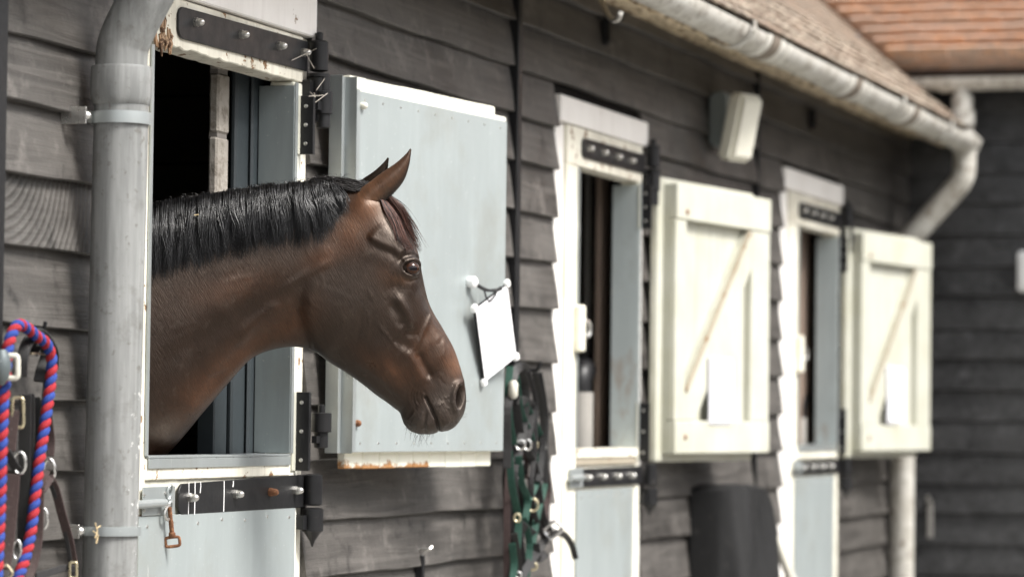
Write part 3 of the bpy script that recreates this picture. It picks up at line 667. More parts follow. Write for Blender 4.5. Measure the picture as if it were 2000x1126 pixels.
# middle and far shutter: ledged and braced, cream painted
for i, (uL, th, ztop, zbot, lab) in enumerate([(1318, 7.2, 2.335, 1.272, 'cream braced shutter on the wall right of the middle door'), (1683, 8.2, 2.345, 1.262, 'small blurred cream braced shutter nearest the corner downpipe')]):
    L = P(uL, 600, -.13); fr, a_, b_ = shutter_frame(L, math.radians(th))
    S2 = thing('stable_shutter', lab, 'shutter', (L.x, L.y, 1.25), 'window shutters folded open on the wall'); w = 1.05
    for k in range(7):
        x0 = .0+k*(w/7); MB().box(x0+.001, x0+w/7-.003, .030, .050, zbot+.001, ztop-.001, fr).build('plank', 'sage_cream', S2, .003)
    MB().box(-.055, w-.055, .051, .085, zbot-.032, ztop+.022, fr).build('back_frame', 'sage_cream', S2, .006)
    MB().box(0, w, -.008, .0295, ztop-.14, ztop, fr).build('ledge', 'sage_cream', S2, .004)
    MB().box(0, w, -.008, .0295, zbot, zbot+.13, fr).build('ledge', 'sage_cream', S2, .004)
    MB().box(0, .11, -.003, .029, zbot+.131, ztop-.141, fr).build('stile', 'sage_cream', S2, .004)
    MB().box(w-.21, w, -.003, .029, zbot+.131, ztop-.141, fr).build('stile', 'sage_cream', S2, .004)
    m = MB(); p0 = Vector((.19, -.001, zbot+.14)); p1 = Vector((w-.225, -.001, ztop-.225)); q = .10
    m.prism([fr(Vector((.112, -.001, zbot+.132))), fr(Vector((.112+q*1.2, -.001, zbot+.132))), fr(Vector((w-.212, -.001, ztop-.15-q*1.5))), fr(Vector((w-.212, -.001, ztop-.143))), fr(Vector((w-.212-q*.3, -.001, ztop-.143))), fr(Vector((.112, -.001, zbot+.24)))], -b_*.028)
    bo = m.build('brace', 'sage_cream', S2, .003)
    m = MB(); e0 = Vector((.116, -.004, zbot+.25)); e1_ = Vector((w-.245, -.004, ztop-.150)); m.strap([fr(e0), fr(e0.lerp(e1_, .5)), fr(e1_)], .022, .010, b_); m.build('worn_shade_edge', 'worn_shade_cream', bo)  # worn-tan strip, coloured darker to draw a shade line along the brace
    for (x, z) in ((.10, ztop-.11), (.10, zbot+.065)):
        m = MB(); m.lathe(fr(Vector((x, -.004, z))), b_, [(.013, 0), (.013, .006), (.005, .012)], 8); m.build('bolt_head', 'rust', S2)
    # notice in a plastic sleeve
    u0, u1, v0, v1 = ((1378, 1426, 703, 822), (1728, 1762, 720, 822))[i]
    c = PP((u0+u1)/2, (v0+v1)/2, L, b_); lc = (c-Vector((L.x, L.y, 0))).dot(a_); hw = ((u1-u0)/2)/(FPX/(c-CP).dot(CF))/(.40, .36)[i]/1.0
    z0, z1 = PP(u0, v1, L, b_).z, PP(u0, v0, L, b_).z
    N = thing('notice_sleeve', ['white notice in a clear sleeve pinned to the middle shutter', 'white notice in a clear sleeve pinned to the far shutter'][i], 'notice', fr(Vector((lc, -.03, z0))), 'notices pinned to cream shutters')
    MB().box(lc-hw, lc+hw, -.014, -.006, z0-.012, z1+.014, fr).build('sleeve', 'ink_pale', N, .001)
    MB().box(lc-hw*.86, lc+hw, -.018, -.0145, z0, z1, fr).build('sheet', 'paper', N)
# ------------------------------------------------------------------ notice board hung on the near shutter
sc_ = (P(960, 640, -.28)-CP).dot(CF)/FPX
vz, hz = 70, -83
vh = (CR*-18+CU*145-CF*(vz))*sc_; hh = (CR*63+CU*48-CF*(hz))*sc_      # up edge, right edge
TL = PP(927, 602, fr1(Vector((.86, -.035, 0))), b1)
BLc = TL-vh; nb_ = hh.cross(vh).normalized()
if nb_.dot(CF) > 0: nb_ = -nb_
NBd = thing('notice_board', 'small white notice sheet swinging on a cord from the near shutter', 'notice', BLc)
m = MB(); m.prism([TL, TL+hh, TL+hh-vh, BLc], -nb_*.006); m.build('backing', 'iron_black', NBd)
ins = .03
m = MB(); m.prism([BLc+hh*x+vh*y+nb_*.0012 for x, y in ((.015, .01), (.985, .01), (.985, .99), (.015, .99))], nb_*.0015); m.build('sheet', 'paper', NBd)
for (x, y) in ((0, 0), (1, 0), (1, 1), (0, 1)):
    c = BLc+hh*x+vh*y; m = MB(); ex = hh.normalized()*.012; ey = vh.normalized()*.012; q = [c+ex*sx+ey*sy-nb_*.009 for sx, sy in ((-1, -1), (1, -1), (1, 1), (-1, 1))]; m.prism(q, nb_*.016); m.build('corner_clip', 'white_plastic', NBd, .004, 2)
rr = random.Random(5)
for j, (yy, segs) in enumerate([(.80, 3), (.75, 2), (.60, 3), (.56, 2), (.42, 2), (.36, 3), (.25, 2), (.17, 2)]):
    x = .14
    for k in range(segs):
        ln = rr.uniform(.06, .16); c = BLc+hh*x+vh*(yy+.01*k); m = MB(); m.prism([c+nb_*.0030, c+hh*ln+nb_*.0030, c+hh*ln+vh*.013+nb_*.0030, c+vh*.013+nb_*.0030], nb_*.0004); m.build('line_of_writing', 'ink_pale' if rr.random() < .7 else 'ink', NBd); x += ln+rr.uniform(.03, .09)
hk = PP(915, 551, fr1(Vector((.8, -.002, 0))), b1)
m = MB(); m.lathe(hk, b1, [(.016, 0), (.018, .004), (.018, .022), (.012, .028), (.003, .030)], 14)
tag(m.build('white_peg', 'white_plastic'), 'round white plastic peg on the near shutter holding the cord', 'peg')
hk2 = hk+b1*.02
e1 = TL+hh*.80-vh*.0+nb_*.003
m = MB(); m.tube(crv([hk2, hk2+(e1-hk2)*.35-Vector((0, 0, .012)), hk2+(e1-hk2)*.7-Vector((0, 0, .012)), e1+vh*.02], 5), .0045, 8)
m.tube(crv([hk2+Vector((0, 0, -.005)), hk2+(e1-hk2)*.4-Vector((0, 0, .016)), hk2+(e1-hk2)*.75-Vector((0, 0, .008)), e1], 5), .0042, 8)
mid = hk2+(e1-hk2)*.35-Vector((0, 0, .014))
m.tube(crv([mid, mid+Vector((.0, -.01, -.03)), TL+hh*.42-vh*.03+nb_*.006, TL+hh*.60+nb_*.006, mid+(e1-mid)*.6], 5), .003, 8)
m.build('hanging_cord', 'cord_black', NBd)
# ------------------------------------------------------------------ the horse (profile plane stands across the line of sight, turned out of the doorway)
HB = math.radians(22.5)
HD = Vector((math.sin(HB), -math.cos(HB), 0)); HN = Vector((-math.cos(HB), -math.sin(HB), 0))     # nose direction, normal towards the yard side
HO = P(360, 700, .075)
_rc = [np.array(x) for x in (CF, CR, CU, CP, HN, HO, HD)]
def h3(a):                                    # (n,3) profile coordinates (s right, t down, w out) -> world
    a = np.asarray(a, float); F_, R_, U_, C_, N_, O_, D_ = _rc
    u = 280+a[:, 0]/1.759; v = 270+a[:, 1]/1.759
    d = F_[None]+R_[None]*((u-1000)/FPX)[:, None]-U_[None]*((v-563)/FPX)[:, None]
    k = ((O_-C_)@N_)/(d@N_)
    return C_+d*k[:, None]+N_[None]*(a[:, 2]*HS)[:, None]
HS = (HO-CP).dot(CF)/FPX/1.759                # metres per profile unit
def seg_d(S, T, poly):
    """distance, signed side and arc position of points to a polyline"""
    best = np.full(S.shape, 1e9); sg = np.zeros(S.shape); pos = np.zeros(S.shape); L = 0
    for (x0, y0), (x1, y1) in zip(poly[:-1], poly[1:]):
        dx, dy = x1-x0, y1-y0; l2 = dx*dx+dy*dy; l = math.sqrt(l2)
        k = np.clip(((S-x0)*dx+(T-y0)*dy)/l2, 0, 1); ex = S-(x0+k*dx); ey = T-(y0+k*dy); d = np.hypot(ex, ey)
        m = d < best; best = np.where(m, d, best); sg = np.where(m, np.sign(dx*(T-y0)-dy*(S-x0)), sg); pos = np.where(m, L+k*l, pos); L += l
    return best, sg, pos/L
def ridge(S, T, poly, w, amp, taper=True):
    d, sg, p = seg_d(S, T, poly); g = np.exp(-(d/w)**2)*amp
    if taper: g = g*np.clip(np.minimum(p, 1-p)*5+.25, 0, 1)
    return g
def blob(S, T, cx, cy, rx, ry, rot, amp, pw=1.0):
    c, s = math.cos(math.radians(rot)), math.sin(math.radians(rot)); x = (S-cx)*c+(T-cy)*s; y = -(S-cx)*s+(T-cy)*c
    return amp*np.exp(-((x/rx)**2+(y/ry)**2)**pw)
def sstep(a, b, x): t = np.clip((x-a)/(b-a), 0, 1); return t*t*(3-2*t)
SECT = [  # top, bottom, half width, exponent, position of the widest point
 (-2350, 520, -2350, 900, 120, 2.0, .5), (-2200, 350, -2150, 1250, 300, 2.1, .5), (-1400, 390, -1350, 1350, 350, 2.2, .5), (-650, 345, -600, 1430, 290, 2.2, .55),
 (-220, 300, -180, 1300, 215, 2.1, .6), (20, 234, 68, 1098, 165, 2.0, .6), (130, 217, 213, 932, 142, 2.0, .6), (260, 192, 312, 818, 126, 2.0, .58), (390, 174, 378, 752, 113, 2.0, .55),
 (500, 162, 468, 720, 106, 2.0, .52), (600, 152, 545, 718, 103, 2.0, .5), (690, 158, 598, 737, 104, 2.05, .5), (772, 170, 640, 769, 110, 2.2, .48), (838, 207, 700, 806, 116, 2.35, .46),
 (893, 287, 752, 843, 119, 2.4, .44), (938, 376, 800, 881, 114, 2.4, .42), (956, 462, 836, 906, 99, 2.3, .42), (983, 570, 862, 926, 84, 2.25, .42), (1030, 655, 880, 941, 75, 2.25, .42),
 (1066, 722, 888, 962, 71, 2.3, .45), (1090, 790, 897, 983, 72, 2.4, .46), (1104, 845, 918, 1004, 73, 2.4, .47), (1109, 893, 952, 1015, 69, 2.4, .48), (1104, 935, 990, 1014, 57, 2.3, .5),
 (1089, 967, 1020, 1008, 41, 2.2, .5), (1073, 988, 1045, 1004, 23, 2.0, .5)]
def horse_surface(nphi=260):
    A = []
    for i in range(len(SECT)-1):
        pass
    n = [2, 3, 3, 4, 6, 10, 12, 12, 12, 12, 12, 14, 16, 18, 20, 20, 20, 18, 16, 16, 14, 12, 10, 8, 6]
    pts = [np.array(s, float) for s in SECT]
    for i in range(len(pts)-1):
        p0 = pts[i-1] if i else 2*pts[0]-pts[1]; p1, p2 = pts[i], pts[i+1]; p3 = pts[i+2] if i+2 < len(pts) else 2*pts[-1]-pts[-2]
        for k in range(n[i]):
            t = k/n[i]; A.append(.5*((2*p1)+(-p0+p2)*t+(2*p0-5*p1+4*p2-p3)*t*t+(-p0+3*p1-3*p2+p3)*t**3))
    A.append(pts[-1]); A = np.array(A)
    ph = np.linspace(0, 2*np.pi, nphi, endpoint=False); v = (1-np.cos(ph))/2
    vm = A[:, 6:7]; x = np.where(v[None] < vm, (vm-v[None])/vm, (v[None]-vm)/(1-vm)); ex = A[:, 5:6]
    w = A[:, 4:5]*np.power(np.clip(1-np.power(x, ex), 0, 1), 1/2.05)*np.where(np.sin(ph) >= 0, 1, -1)[None]
    S = A[:, 0:1]*(1-v)+A[:, 2:3]*v; T = A[:, 1:2]*(1-v)+A[:, 3:4]*v
    return np.stack([S, T, w], -1)
G = horse_surface()
def gnormals(G):
    du = np.gradient(G, axis=0); dv = (np.roll(G, -1, 1)-np.roll(G, 1, 1))/2
    n = np.cross(du, dv); n /= np.linalg.norm(n, axis=-1, keepdims=True)+1e-9
    c = G.mean(1, keepdims=True); f = np.sign(((G-c)*n).sum(-1, keepdims=True).mean()); return n*f
NM = gnormals(G); S, T = G[..., 0], G[..., 1]
fade = np.clip(np.abs(NM[..., 2])*1.6, 0, 1)
EYE = (911, 452)
D = np.zeros(S.shape)
jow = [(735, 255), (690, 300), (640, 365), (600, 425), (566, 485), (549, 545), (546, 595), (556, 645), (577, 693), (612, 742), (660, 775)]
d_, sg_, pos_ = seg_d(S, T, jow); sd1 = d_*-sg_        # positive on the head side
up = sstep(.25, .62, pos_)*(1-sstep(.9, 1.0, pos_)*.5)
D += (15*sstep(-24, 30, sd1)*np.exp(-(np.maximum(sd1, 0)/150)**2)-2.5*np.exp(-((sd1+20)/20)**2))*up
D += blob(S, T, 690, 590, 125, 120, 0, 11)+blob(S, T, 640, 640, 60, 70, 20, 5)
dd_, sg2, ps2 = seg_d(S, T, [(756, 338), (782, 362), (815, 380), (850, 394), (874, 418)]); sdd = dd_*-sg2; D += 15*sstep(-8, 10, sdd)*np.exp(-(np.maximum(sdd, 0)/48)**2)*np.exp(-(np.maximum(-sdd, 0)/30)**2)*sstep(0, .2, ps2)*(1-sstep(.9, 1.0, ps2)*.7)
D += ridge(S, T, [(800, 300), (850, 338), (905, 400), (948, 430)], 26, 8)
D += ridge(S, T, [(735, 395), (800, 412), (855, 432)], 24, 3)
D += blob(S, T, 905, 450, 62, 48, 10, 12)+blob(S, T, 868, 515, 40, 26, -20, -6)
D += ridge(S, T, [(860, 545), (893, 590), (916, 655)], 16, 9)+ridge(S, T, [(842, 565), (870, 602), (893, 652)], 18, -8)
D += blob(S, T, 912, 672, 22, 14, 0, -6)+ridge(S, T, [(935, 520), (965, 620), (1020, 720)], 26, 4)
D += ridge(S, T, [(850, 690), (885, 705), (915, 735)], 18, -8)+ridge(S, T, [(880, 715), (925, 770), (955, 850)], 24, 9)
D += ridge(S, T, [(938, 735), (958, 775), (988, 825)], 14, -12)+blob(S, T, 1035, 735, 55, 60, 30, 6)
D += ridge(S, T, [(830, 740), (862, 790), (900, 850)], 22, -6)+ridge(S, T, [(780, 700), (830, 760), (870, 840)], 26, 5)
D += ridge(S, T, [(720, 780), (800, 838), (870, 905)], 16, -5)
for pl, w_, a_ in [([(985, 600), (960, 660), (935, 720)], 7, 3.5), ([(800, 640), (840, 690), (865, 720)], 6, 3), ([(965, 560), (990, 640), (1040, 690)], 6, 2.5), ([(770, 600), (775, 640), (765, 690)], 8, 2.0), ([(745, 590), (742, 650), (730, 700)], 9, -2)]:
    D += ridge(S, T, pl, w_, a_)
# neck muscles
D += ridge(S, T, [(540, 610), (430, 668), (330, 745), (200, 880)], 30, -10)+ridge(S, T, [(478, 568), (400, 615), (325, 690)], 20, 9)
D += ridge(S, T, [(640, 425), (560, 470), (470, 525)], 13, 6)+ridge(S, T, [(560, 420), (400, 500), (200, 600), (60, 700)], 70, 6)
D += ridge(S, T, [(60, 780), (180, 700), (300, 640), (420, 560)], 34, -5)+blob(S, T, 150, 900, 120, 60, -50, 8)+blob(S, T, 625, 400, 40, 30, 0, 5)
D *= fade*.84
# muzzle
mouth = [(966, 890), (984, 928), (1001, 962), (1016, 1010)]
D += ridge(S, T, mouth, 5.0, -10, False)*np.clip(fade+.4, 0, 1)
D += blob(S, T, 945, 968, 38, 40, 0, 10)*fade+blob(S, T, 983, 985, 16, 26, 20, 5)+ridge(S, T, [(995, 905), (1022, 950), (1045, 985)], 22, 7)*fade
D += blob(S, T, 915, 950, 22, 30, 0, -3)
D += ridge(S, T, [(968, 940), (962, 975), (967, 1014)], 6, -6)
for k in range(5):   # wrinkles fanned round the corner of the mouth
    r_ = 16+k*9; D += ridge(S, T, [(966+r_*math.cos(a), 886+r_*math.sin(a)*1.1) for a in np.linspace(2.0, 4.3, 6)], 3.2, -1.1)
prng = np.random.RandomState(21)
for _ in range(70):   # whisker pores
    x0, y0 = ((prng.uniform(985, 1085), prng.uniform(880, 985)) if prng.rand() < .6 else (prng.uniform(905, 975), prng.uniform(930, 1000))); D += blob(S, T, x0, y0, 3.2, 3.2, 0, prng.uniform(1, 2.2))
for k, (a0, a1) in enumerate([((948, 868), (955, 905)), ((936, 872), (944, 915)), ((925, 880), (934, 925)), ((958, 862), (970, 880))]):
    D += ridge(S, T, [a0, ((a0[0]+a1[0])/2-5, (a0[1]+a1[1])/2), a1], 4.5, -1.6)
nx, ny = S-1085, T-888; nr_ = np.hypot((nx*math.cos(.14)+ny*math.sin(.14))/18, (-nx*math.sin(.14)+ny*math.cos(.14))/45)
near_n = np.abs(NM[..., 2]) > .05
D += np.where(near_n, -40*(1-sstep(.5, 1.02, nr_)), 0)+ridge(S, T, [(1094, 834), (1074, 846), (1061, 878), (1062, 915), (1076, 950)], 10, 9)
# eye lids and socket
er = np.hypot((S-EYE[0])/29, (T-EYE[1]-(S-EYE[0])*.05)/21)
D += -20*(1-sstep(.72, 1.02, er))
D += ridge(S, T, [(878, 447), (890, 431), (912, 424), (934, 431), (945, 450)], 6.5, 8)+ridge(S, T, [(880, 456), (892, 470), (914, 477), (936, 469)], 6, 5.5)
D += ridge(S, T, [(868, 430), (890, 411), (918, 406), (944, 418)], 5, -6)+ridge(S, T, [(884, 486), (910, 494), (934, 484)], 6, -3.5)
hl = random.Random(3)
rng = np.random.RandomState(4)
for _ in range(46):   # fine veins and skin folds
    x0, y0 = rng.uniform(560, 1040), rng.uniform(420, 930); a = rng.uniform(.7, 1.4); l = rng.uniform(25, 70); b_ = rng.uniform(-.5, .5)
    D += ridge(S, T, [(x0, y0), (x0+math.cos(a)*l*.5, y0+math.sin(a)*l*.5), (x0+math.cos(a+b_)*l, y0+math.sin(a+b_)*l)], rng.uniform(3.5, 7), rng.uniform(-1.3, 1.5))*fade
for _ in range(26):
    x0, y0 = rng.uniform(40, 560), rng.uniform(460, 900); a = rng.uniform(-.9, -.2); l = rng.uniform(40, 110)
    D += ridge(S, T, [(x0, y0), (x0+math.cos(a)*l, y0+math.sin(a)*l)], rng.uniform(5, 12), rng.uniform(-1.6, 1.6))*fade
D += blob(S, T, 762, 232, 44, 40, -35, 16)*fade
for _ in range(60):   # soft lumps so that the coat is not geometrically smooth
    D += blob(S, T, rng.uniform(0, 1080), rng.uniform(200, 980), rng.uniform(14, 45), rng.uniform(10, 30), rng.uniform(0, 180), rng.uniform(-1.4, 1.4))*fade
G2 = G+NM*D[..., None]
# colours of the coat
def coat_colour(S, T):
    base = np.array((.0105, .0056, .0037)); C_ = np.tile(base, S.shape+(1,)).astype(float)
    def lay(m, col):
        nonlocal C_
        C_ = C_*(1-m[..., None])+np.array(col)*m[..., None]
    br = (.060, .0235, .0102); lb = (.135, .066, .035); ge = (.018, .0125, .0095)
    lay(np.clip(blob(S, T, 700, 560, 150, 140, 0, .75), 0, 1), ge)
    for a in [(765, 250, 60, 48, 0, .9), (705, 330, 60, 60, 0, .75), (625, 405, 70, 36, -25, .6), (500, 640, 100, 60, -30, .7), (350, 740, 130, 45, -45, .55), (200, 880, 160, 60, -48, .6), (1060, 755, 45, 70, -15, .85), (985, 680, 50, 60, 0, .55), (870, 800, 90, 45, 35, .55), (950, 770, 40, 60, -20, .45), (800, 780, 80, 30, 38, .5), (300, 520, 160, 50, -15, .35), (830, 470, 40, 50, 0, .25)]:
        lay(np.clip(blob(S, T, *a[:5], a[5]), 0, 1), br)
    for a in [(770, 240, 40, 30, 0, .5), (1075, 770, 25, 40, -15, .5), (720, 300, 30, 30, 0, .35), (882, 490, 30, 12, 10, .3)]:
        lay(np.clip(blob(S, T, *a[:5], a[5]), 0, 1), lb)
    for a in [(1075, 940, 55, 70, 0, .85), (950, 975, 60, 45, 0, .85), (1020, 900, 50, 50, 0, .5)]:
        lay(np.clip(blob(S, T, *a[:5], a[5]), 0, 1), (.034, .028, .0245))
    for a in [(905, 450, 45, 34, 0, .8), (930, 300, 25, 60, -30, .4)]:
        lay(np.clip(blob(S, T, *a[:5], a[5]), 0, 1), (.014, .011, .0098))
    lay((1-sstep(.5, 1.0, np.hypot((S-1085)/18, (T-888)/45))), (.012, .009, .008)); lay(np.exp(-(seg_d(S, T, mouth)[0]/6)**2)*.8, (.014, .011, .010))
    return C_
def np_mesh(name, V, Fc, col, mat, parent, quads=True):
    c = (V.min(0)+V.max(0))/2; me = bpy.data.meshes.new(name); k = Fc.shape[1]
    me.vertices.add(len(V)); me.vertices.foreach_set('co', (V-c).astype(np.float32).ravel())
    me.loops.add(Fc.size); me.loops.foreach_set('vertex_index', Fc.astype(np.int32).ravel())
    me.polygons.add(len(Fc)); me.polygons.foreach_set('loop_start', np.arange(0, Fc.size, k, dtype=np.int32)); me.polygons.foreach_set('loop_total', np.full(len(Fc), k, np.int32))
    me.polygons.foreach_set('use_smooth', np.ones(len(Fc), bool)); me.update(calc_edges=True)
    if col is not None:
        at = me.color_attributes.new('Col', 'FLOAT_COLOR', 'POINT'); at.data.foreach_set('color', np.concatenate([col, np.ones((len(col), 1))], 1).astype(np.float32).ravel())
    me.materials.append(MATS[mat]); o = bpy.data.objects.new(name, me); COL.objects.link(o); place(o, Vector(c), parent); return o
def attr_mat(name, rough, spec, hair=False, **kw):
    t = NT(name); a = t.nt.nodes.new('ShaderNodeAttribute'); a.attribute_name = 'Col'; w = t.world()
    if hair:
        return t.out(a.outputs[0], rough, 0, None, spec, **kw)
    n = t.noise(t.world((1.0, 1.0, .35)), 260, 4, .7); n2 = t.noise(w, 18, 5, .6); n3 = t.noise(w, 700, 2, .6)
    c = t.mix(t.ramp(n2, [(.3, 0), (.75, .55)]), a.outputs[0], t.mix(1.0, a.outputs[0], (1.55, 1.5, 1.45), 'MULTIPLY'))
    def dot(v, k):
        q = t.nt.nodes.new('ShaderNodeVectorMath'); q.operation = 'DOT_PRODUCT'; t.nt.links.new(w, q.inputs[0]); q.inputs[1].default_value = tuple(v); return t.math('MULTIPLY', q.outputs['Value'], k)
    cx = t.nt.nodes.new('ShaderNodeCombineXYZ'); t.lk(dot(HD*.50+Vector((0, 0, -.86)), 34.0), cx.inputs[0]); t.lk(dot(HD*.86+Vector((0, 0, .50)), 330.0), cx.inputs[1]); t.lk(dot(HN, 60.0), cx.inputs[2])
    hairn = t.noise(cx.outputs[0], 1.0, 4, .65, .6); mott = t.noise(w, 8, 6, .68); dust = t.noise(w, 34, 5, .7)
    c = t.mix(t.ramp(mott, [(.36, .62), (.56, 0)]), c, t.mix(1.0, c, (.42, .40, .40), 'MULTIPLY'))
    c = t.mix(t.ramp(hairn, [(.30, .5), (.52, 0)]), c, t.mix(1.0, c, (.45, .45, .45), 'MULTIPLY')); c = t.mix(t.ramp(hairn, [(.52, 0), (.74, .6)]), c, t.mix(1.0, c, (1.9, 1.8, 1.7), 'MULTIPLY'))
    c = t.mix(t.ramp(dust, [(.56, 0), (.72, .30)]), c, (.060, .047, .037))
    n4 = t.noise(w, 300, 2, .6); c = t.mix(t.ramp(n4, [(.66, 0), (.76, .35)]), c, (.10, .082, .066))
    nb = t.bump(t.math('ADD', t.math('MULTIPLY', hairn, 1.4), t.math('MULTIPLY', n, .6)), .45, .0018); nb = t.bump(n2, .22, .005, nb)
    return t.out(c, t.math('ADD', t.ramp(n2, [(.2, rough-.10), (.8, rough+.12)]), t.math('MULTIPLY', t.math('SUBTRACT', n, .5), .25)), 0, nb, spec, **kw)
attr_mat('coat', .34, .44, **{'Specular Tint': (1.0, .83, .70)}); attr_mat('hair_black', .30, .6, True); attr_mat('hair_brown', .5, .22, True); attr_mat('eye_wet', .08, .28, True)
attr_mat('whisker', .6, .3, True)
horse = thing('horse', 'dark bay horse with black mane looking out over the near door', 'horse', tuple(Vector((HO.x, HO.y, 0))-HD*1.0))
nu, npz, _ = G2.shape
V = h3(G2.reshape(-1, 3)); C0 = coat_colour(S, T).reshape(-1, 3)
pass
I = np.arange(nu*npz).reshape(nu, npz)
Fq = np.stack([I[:-1], np.roll(I, -1, 1)[:-1], np.roll(I, -1, 1)[1:], I[1:]], -1).reshape(-1, 4)
VS, FS, CS = [V], [Fq], [C0]; nv = len(V)
def addgrid(R, col, ends=True):
    """R: (m,n,3) rings in profile units, added to the body mesh"""
    global nv
    m, n, _ = R.shape; I = np.arange(m*n).reshape(m, n)+nv
    VS.append(h3(R.reshape(-1, 3))); CS.append(col.reshape(-1, 3)); FS.append(np.stack([I[:-1], np.roll(I, -1, 1)[:-1], np.roll(I, -1, 1)[1:], I[1:]], -1).reshape(-1, 4)); nv += m*n
# surface lookup on the near side
near = [(i, j) for i in range(nu) for j in range(1, npz//2, 2)]
kd = KDTree(len(near)); NP_ = []
for k, (i, j) in enumerate(near): kd.insert((G2[i, j, 0], G2[i, j, 1], 0), k); NP_.append(G2[i, j, 2])
kd.balance()
def surf_w(s, t):
    r = kd.find_n((s, t, 0), 3); ws = [1/(x[2]+.5) for x in r]; return sum(NP_[x[1]]*w for x, w in zip(r, ws))/sum(ws)
crest0 = lambda x: np.interp(x, [r[0] for r in SECT[8:16]], [r[1] for r in SECT[8:16]])
def ear(dx, dy, w0, sgn, sc=1.0):
    top = np.array(cr([(712, 262), (718, 214), (738, 182), (775, 153), (822, 118), (866, 88), (898, 59), (913, 40)], 7)); bot = np.array(cr([(764, 322), (790, 276), (805, 244), (832, 215), (866, 184), (895, 144), (911, 94), (918, 43)], 7))
    m = len(top); n = 34; k = np.linspace(0, 1, m); R = np.zeros((m, n, 3)); Cc = np.zeros((m, n, 3))
    for i in range(m):
        W_ = np.hypot(*(bot[i]-top[i])); bul = W_*(.34 if True else 0)
        for j in range(n):
            if j < n//2: q = j/(n//2-1); w = bul*math.sin(math.pi*q)**.8*(1-.25*q); inner = 0
            else: q = 1-(j-n//2)/(n//2-1); w = bul*math.sin(math.pi*q)**.8*(1-.25*q)-min(6, W_*.12)-W_*.05*math.sin(math.pi*q); inner = 1
            p = top[i]*(1-q)+bot[i]*q
            ww = w0+sgn*(w+k[i]*6)
            if sgn > 0:
                bl_ = float(sstep(.06, .40, k[i])); ww = (surf_w(p[0], max(p[1], crest0(p[0])+3))-2-9*inner)*(1-bl_)+ww*bl_
            else: ww -= sgn*70*max(0, .20-k[i])/.20
            R[i, j] = ((p[0]-760)*sc+760+dx, (p[1]-230)*sc+230+dy, ww)
            c = np.array((.095, .045, .023))*(1-k[i])+np.array((.030, .017, .012))*k[i]
            edge = float(sstep(.62, .92, q))*(.25+.75*float(sstep(.1, .4, k[i]))); c = c*(1-edge*.9)+np.array((.007, .005, .0045))*edge*.9
            if inner: c = np.array((.02, .014, .011))
            Cc[i, j] = c
    addgrid(R, Cc)
ear(0, 0, 52, 1); ear(-72, 22, -40, -1, 1.0)
# limbs, out of sight below the door
for (s, sw, b) in ((-560, 150, 1250), (-560, -150, 1250), (-2080, 190, 1150), (-2080, -190, 1150)):
    a = np.array([(s, b-250, sw)]); base = h3(a)[0]; hind = s < -1500
    zs = [base[2], base[2]-.28, base[2]*.48, base[2]*.42, base[2]*.18, base[2]*.12, .07, 0.0]; rs_ = [.14, .10, .062, .058, .038, .048, .052, .062]
    off = [0, .03, .05, .03, -.0, 0, .03, .06] if not hind else [0, .06, -.05, -.10, -.09, -.06, .0, .03]
    th_ = np.linspace(0, 2*np.pi, 14, endpoint=False); rr_ = []
    for z, r, of in zip(zs, rs_, off):
        c = np.array((base[0]+HD.x*of, base[1]+HD.y*of, z)); rr_.append(np.stack([c[0]+np.cos(th_)*r, c[1]+np.sin(th_)*r, np.full(14, z)], -1))
    rr_ = np.array(rr_); m, n, _ = rr_.shape; I = np.arange(m*n).reshape(m, n)+nv
    VS.append(rr_.reshape(-1, 3)); CS.append(np.tile((.03, .02, .016), (m*n, 1))); FS.append(np.stack([I[:-1], np.roll(I, -1, 1)[:-1], np.roll(I, -1, 1)[1:], I[1:]], -1).reshape(-1, 4)); nv += m*n
# close the muzzle tip and the rump
for row in (0, nu-1):
    c = G2[row].mean(0); VS.append(h3(c[None])); CS.append(C0[row*npz:row*npz+1])
    r = np.arange(row*npz, (row+1)*npz); FS.append(np.stack([r, np.roll(r, -1), np.full(npz, nv), np.full(npz, nv)], -1)); nv += 1
body = np_mesh('body', np.concatenate(VS), np.concatenate([f for f in FS]), np.concatenate(CS), 'coat', horse)
bm = bmesh.new(); bm.from_mesh(body.data); bmesh.ops.dissolve_degenerate(bm, dist=1e-7, edges=bm.edges); bmesh.ops.recalc_face_normals(bm, faces=bm.faces); bm.to_mesh(body.data); bm.free()
# eye
def eyeball():
    nu_, nv_ = 56, 40; w0 = surf_w(EYE[0]-36, EYE[1])-8; R = 33; wc = max(w0-24, 50)
    th_ = np.linspace(0, np.pi, nv_); ph_ = np.linspace(0, 2*np.pi, nu_, endpoint=False); Vv = []; Cc = []
    gz = np.array((.34, -.02, .94)); gz /= np.linalg.norm(gz)
    for a in th_:
        for b in ph_:
            n = np.array((math.sin(a)*math.cos(b), math.cos(a), math.sin(a)*math.sin(b))); Vv.append((EYE[0]+n[0]*R, EYE[1]+n[1]*R*.92, wc+n[2]*R))
            x = n-gz*(n@gz); hx, hy = x[0], x[1]; r = np.hypot(hx, hy) if n@gz > 0 else 2
            if np.hypot(hx/.46, hy/.30) < 1: c = (.008, .007, .008)
            elif r < .66: k = max(0, (r-.25)/.41); q = .5+.5*math.sin(math.atan2(hy, hx)*23); c = (.040+.018*q-.024*k, .014+.006*q-.008*k, .005)
            elif r < .80: c = (.012, .008, .006)
            else: c = (.05, .035, .028)
            Cc.append(c)
    I = np.arange(nu_*nv_).reshape(nv_, nu_); Fq = np.stack([I[:-1], np.roll(I, -1, 1)[:-1], np.roll(I, -1, 1)[1:], I[1:]], -1).reshape(-1, 4)
    return np_mesh('eye', h3(np.array(Vv)), Fq, np.array(Cc), 'eye_wet', horse)
eyeball()
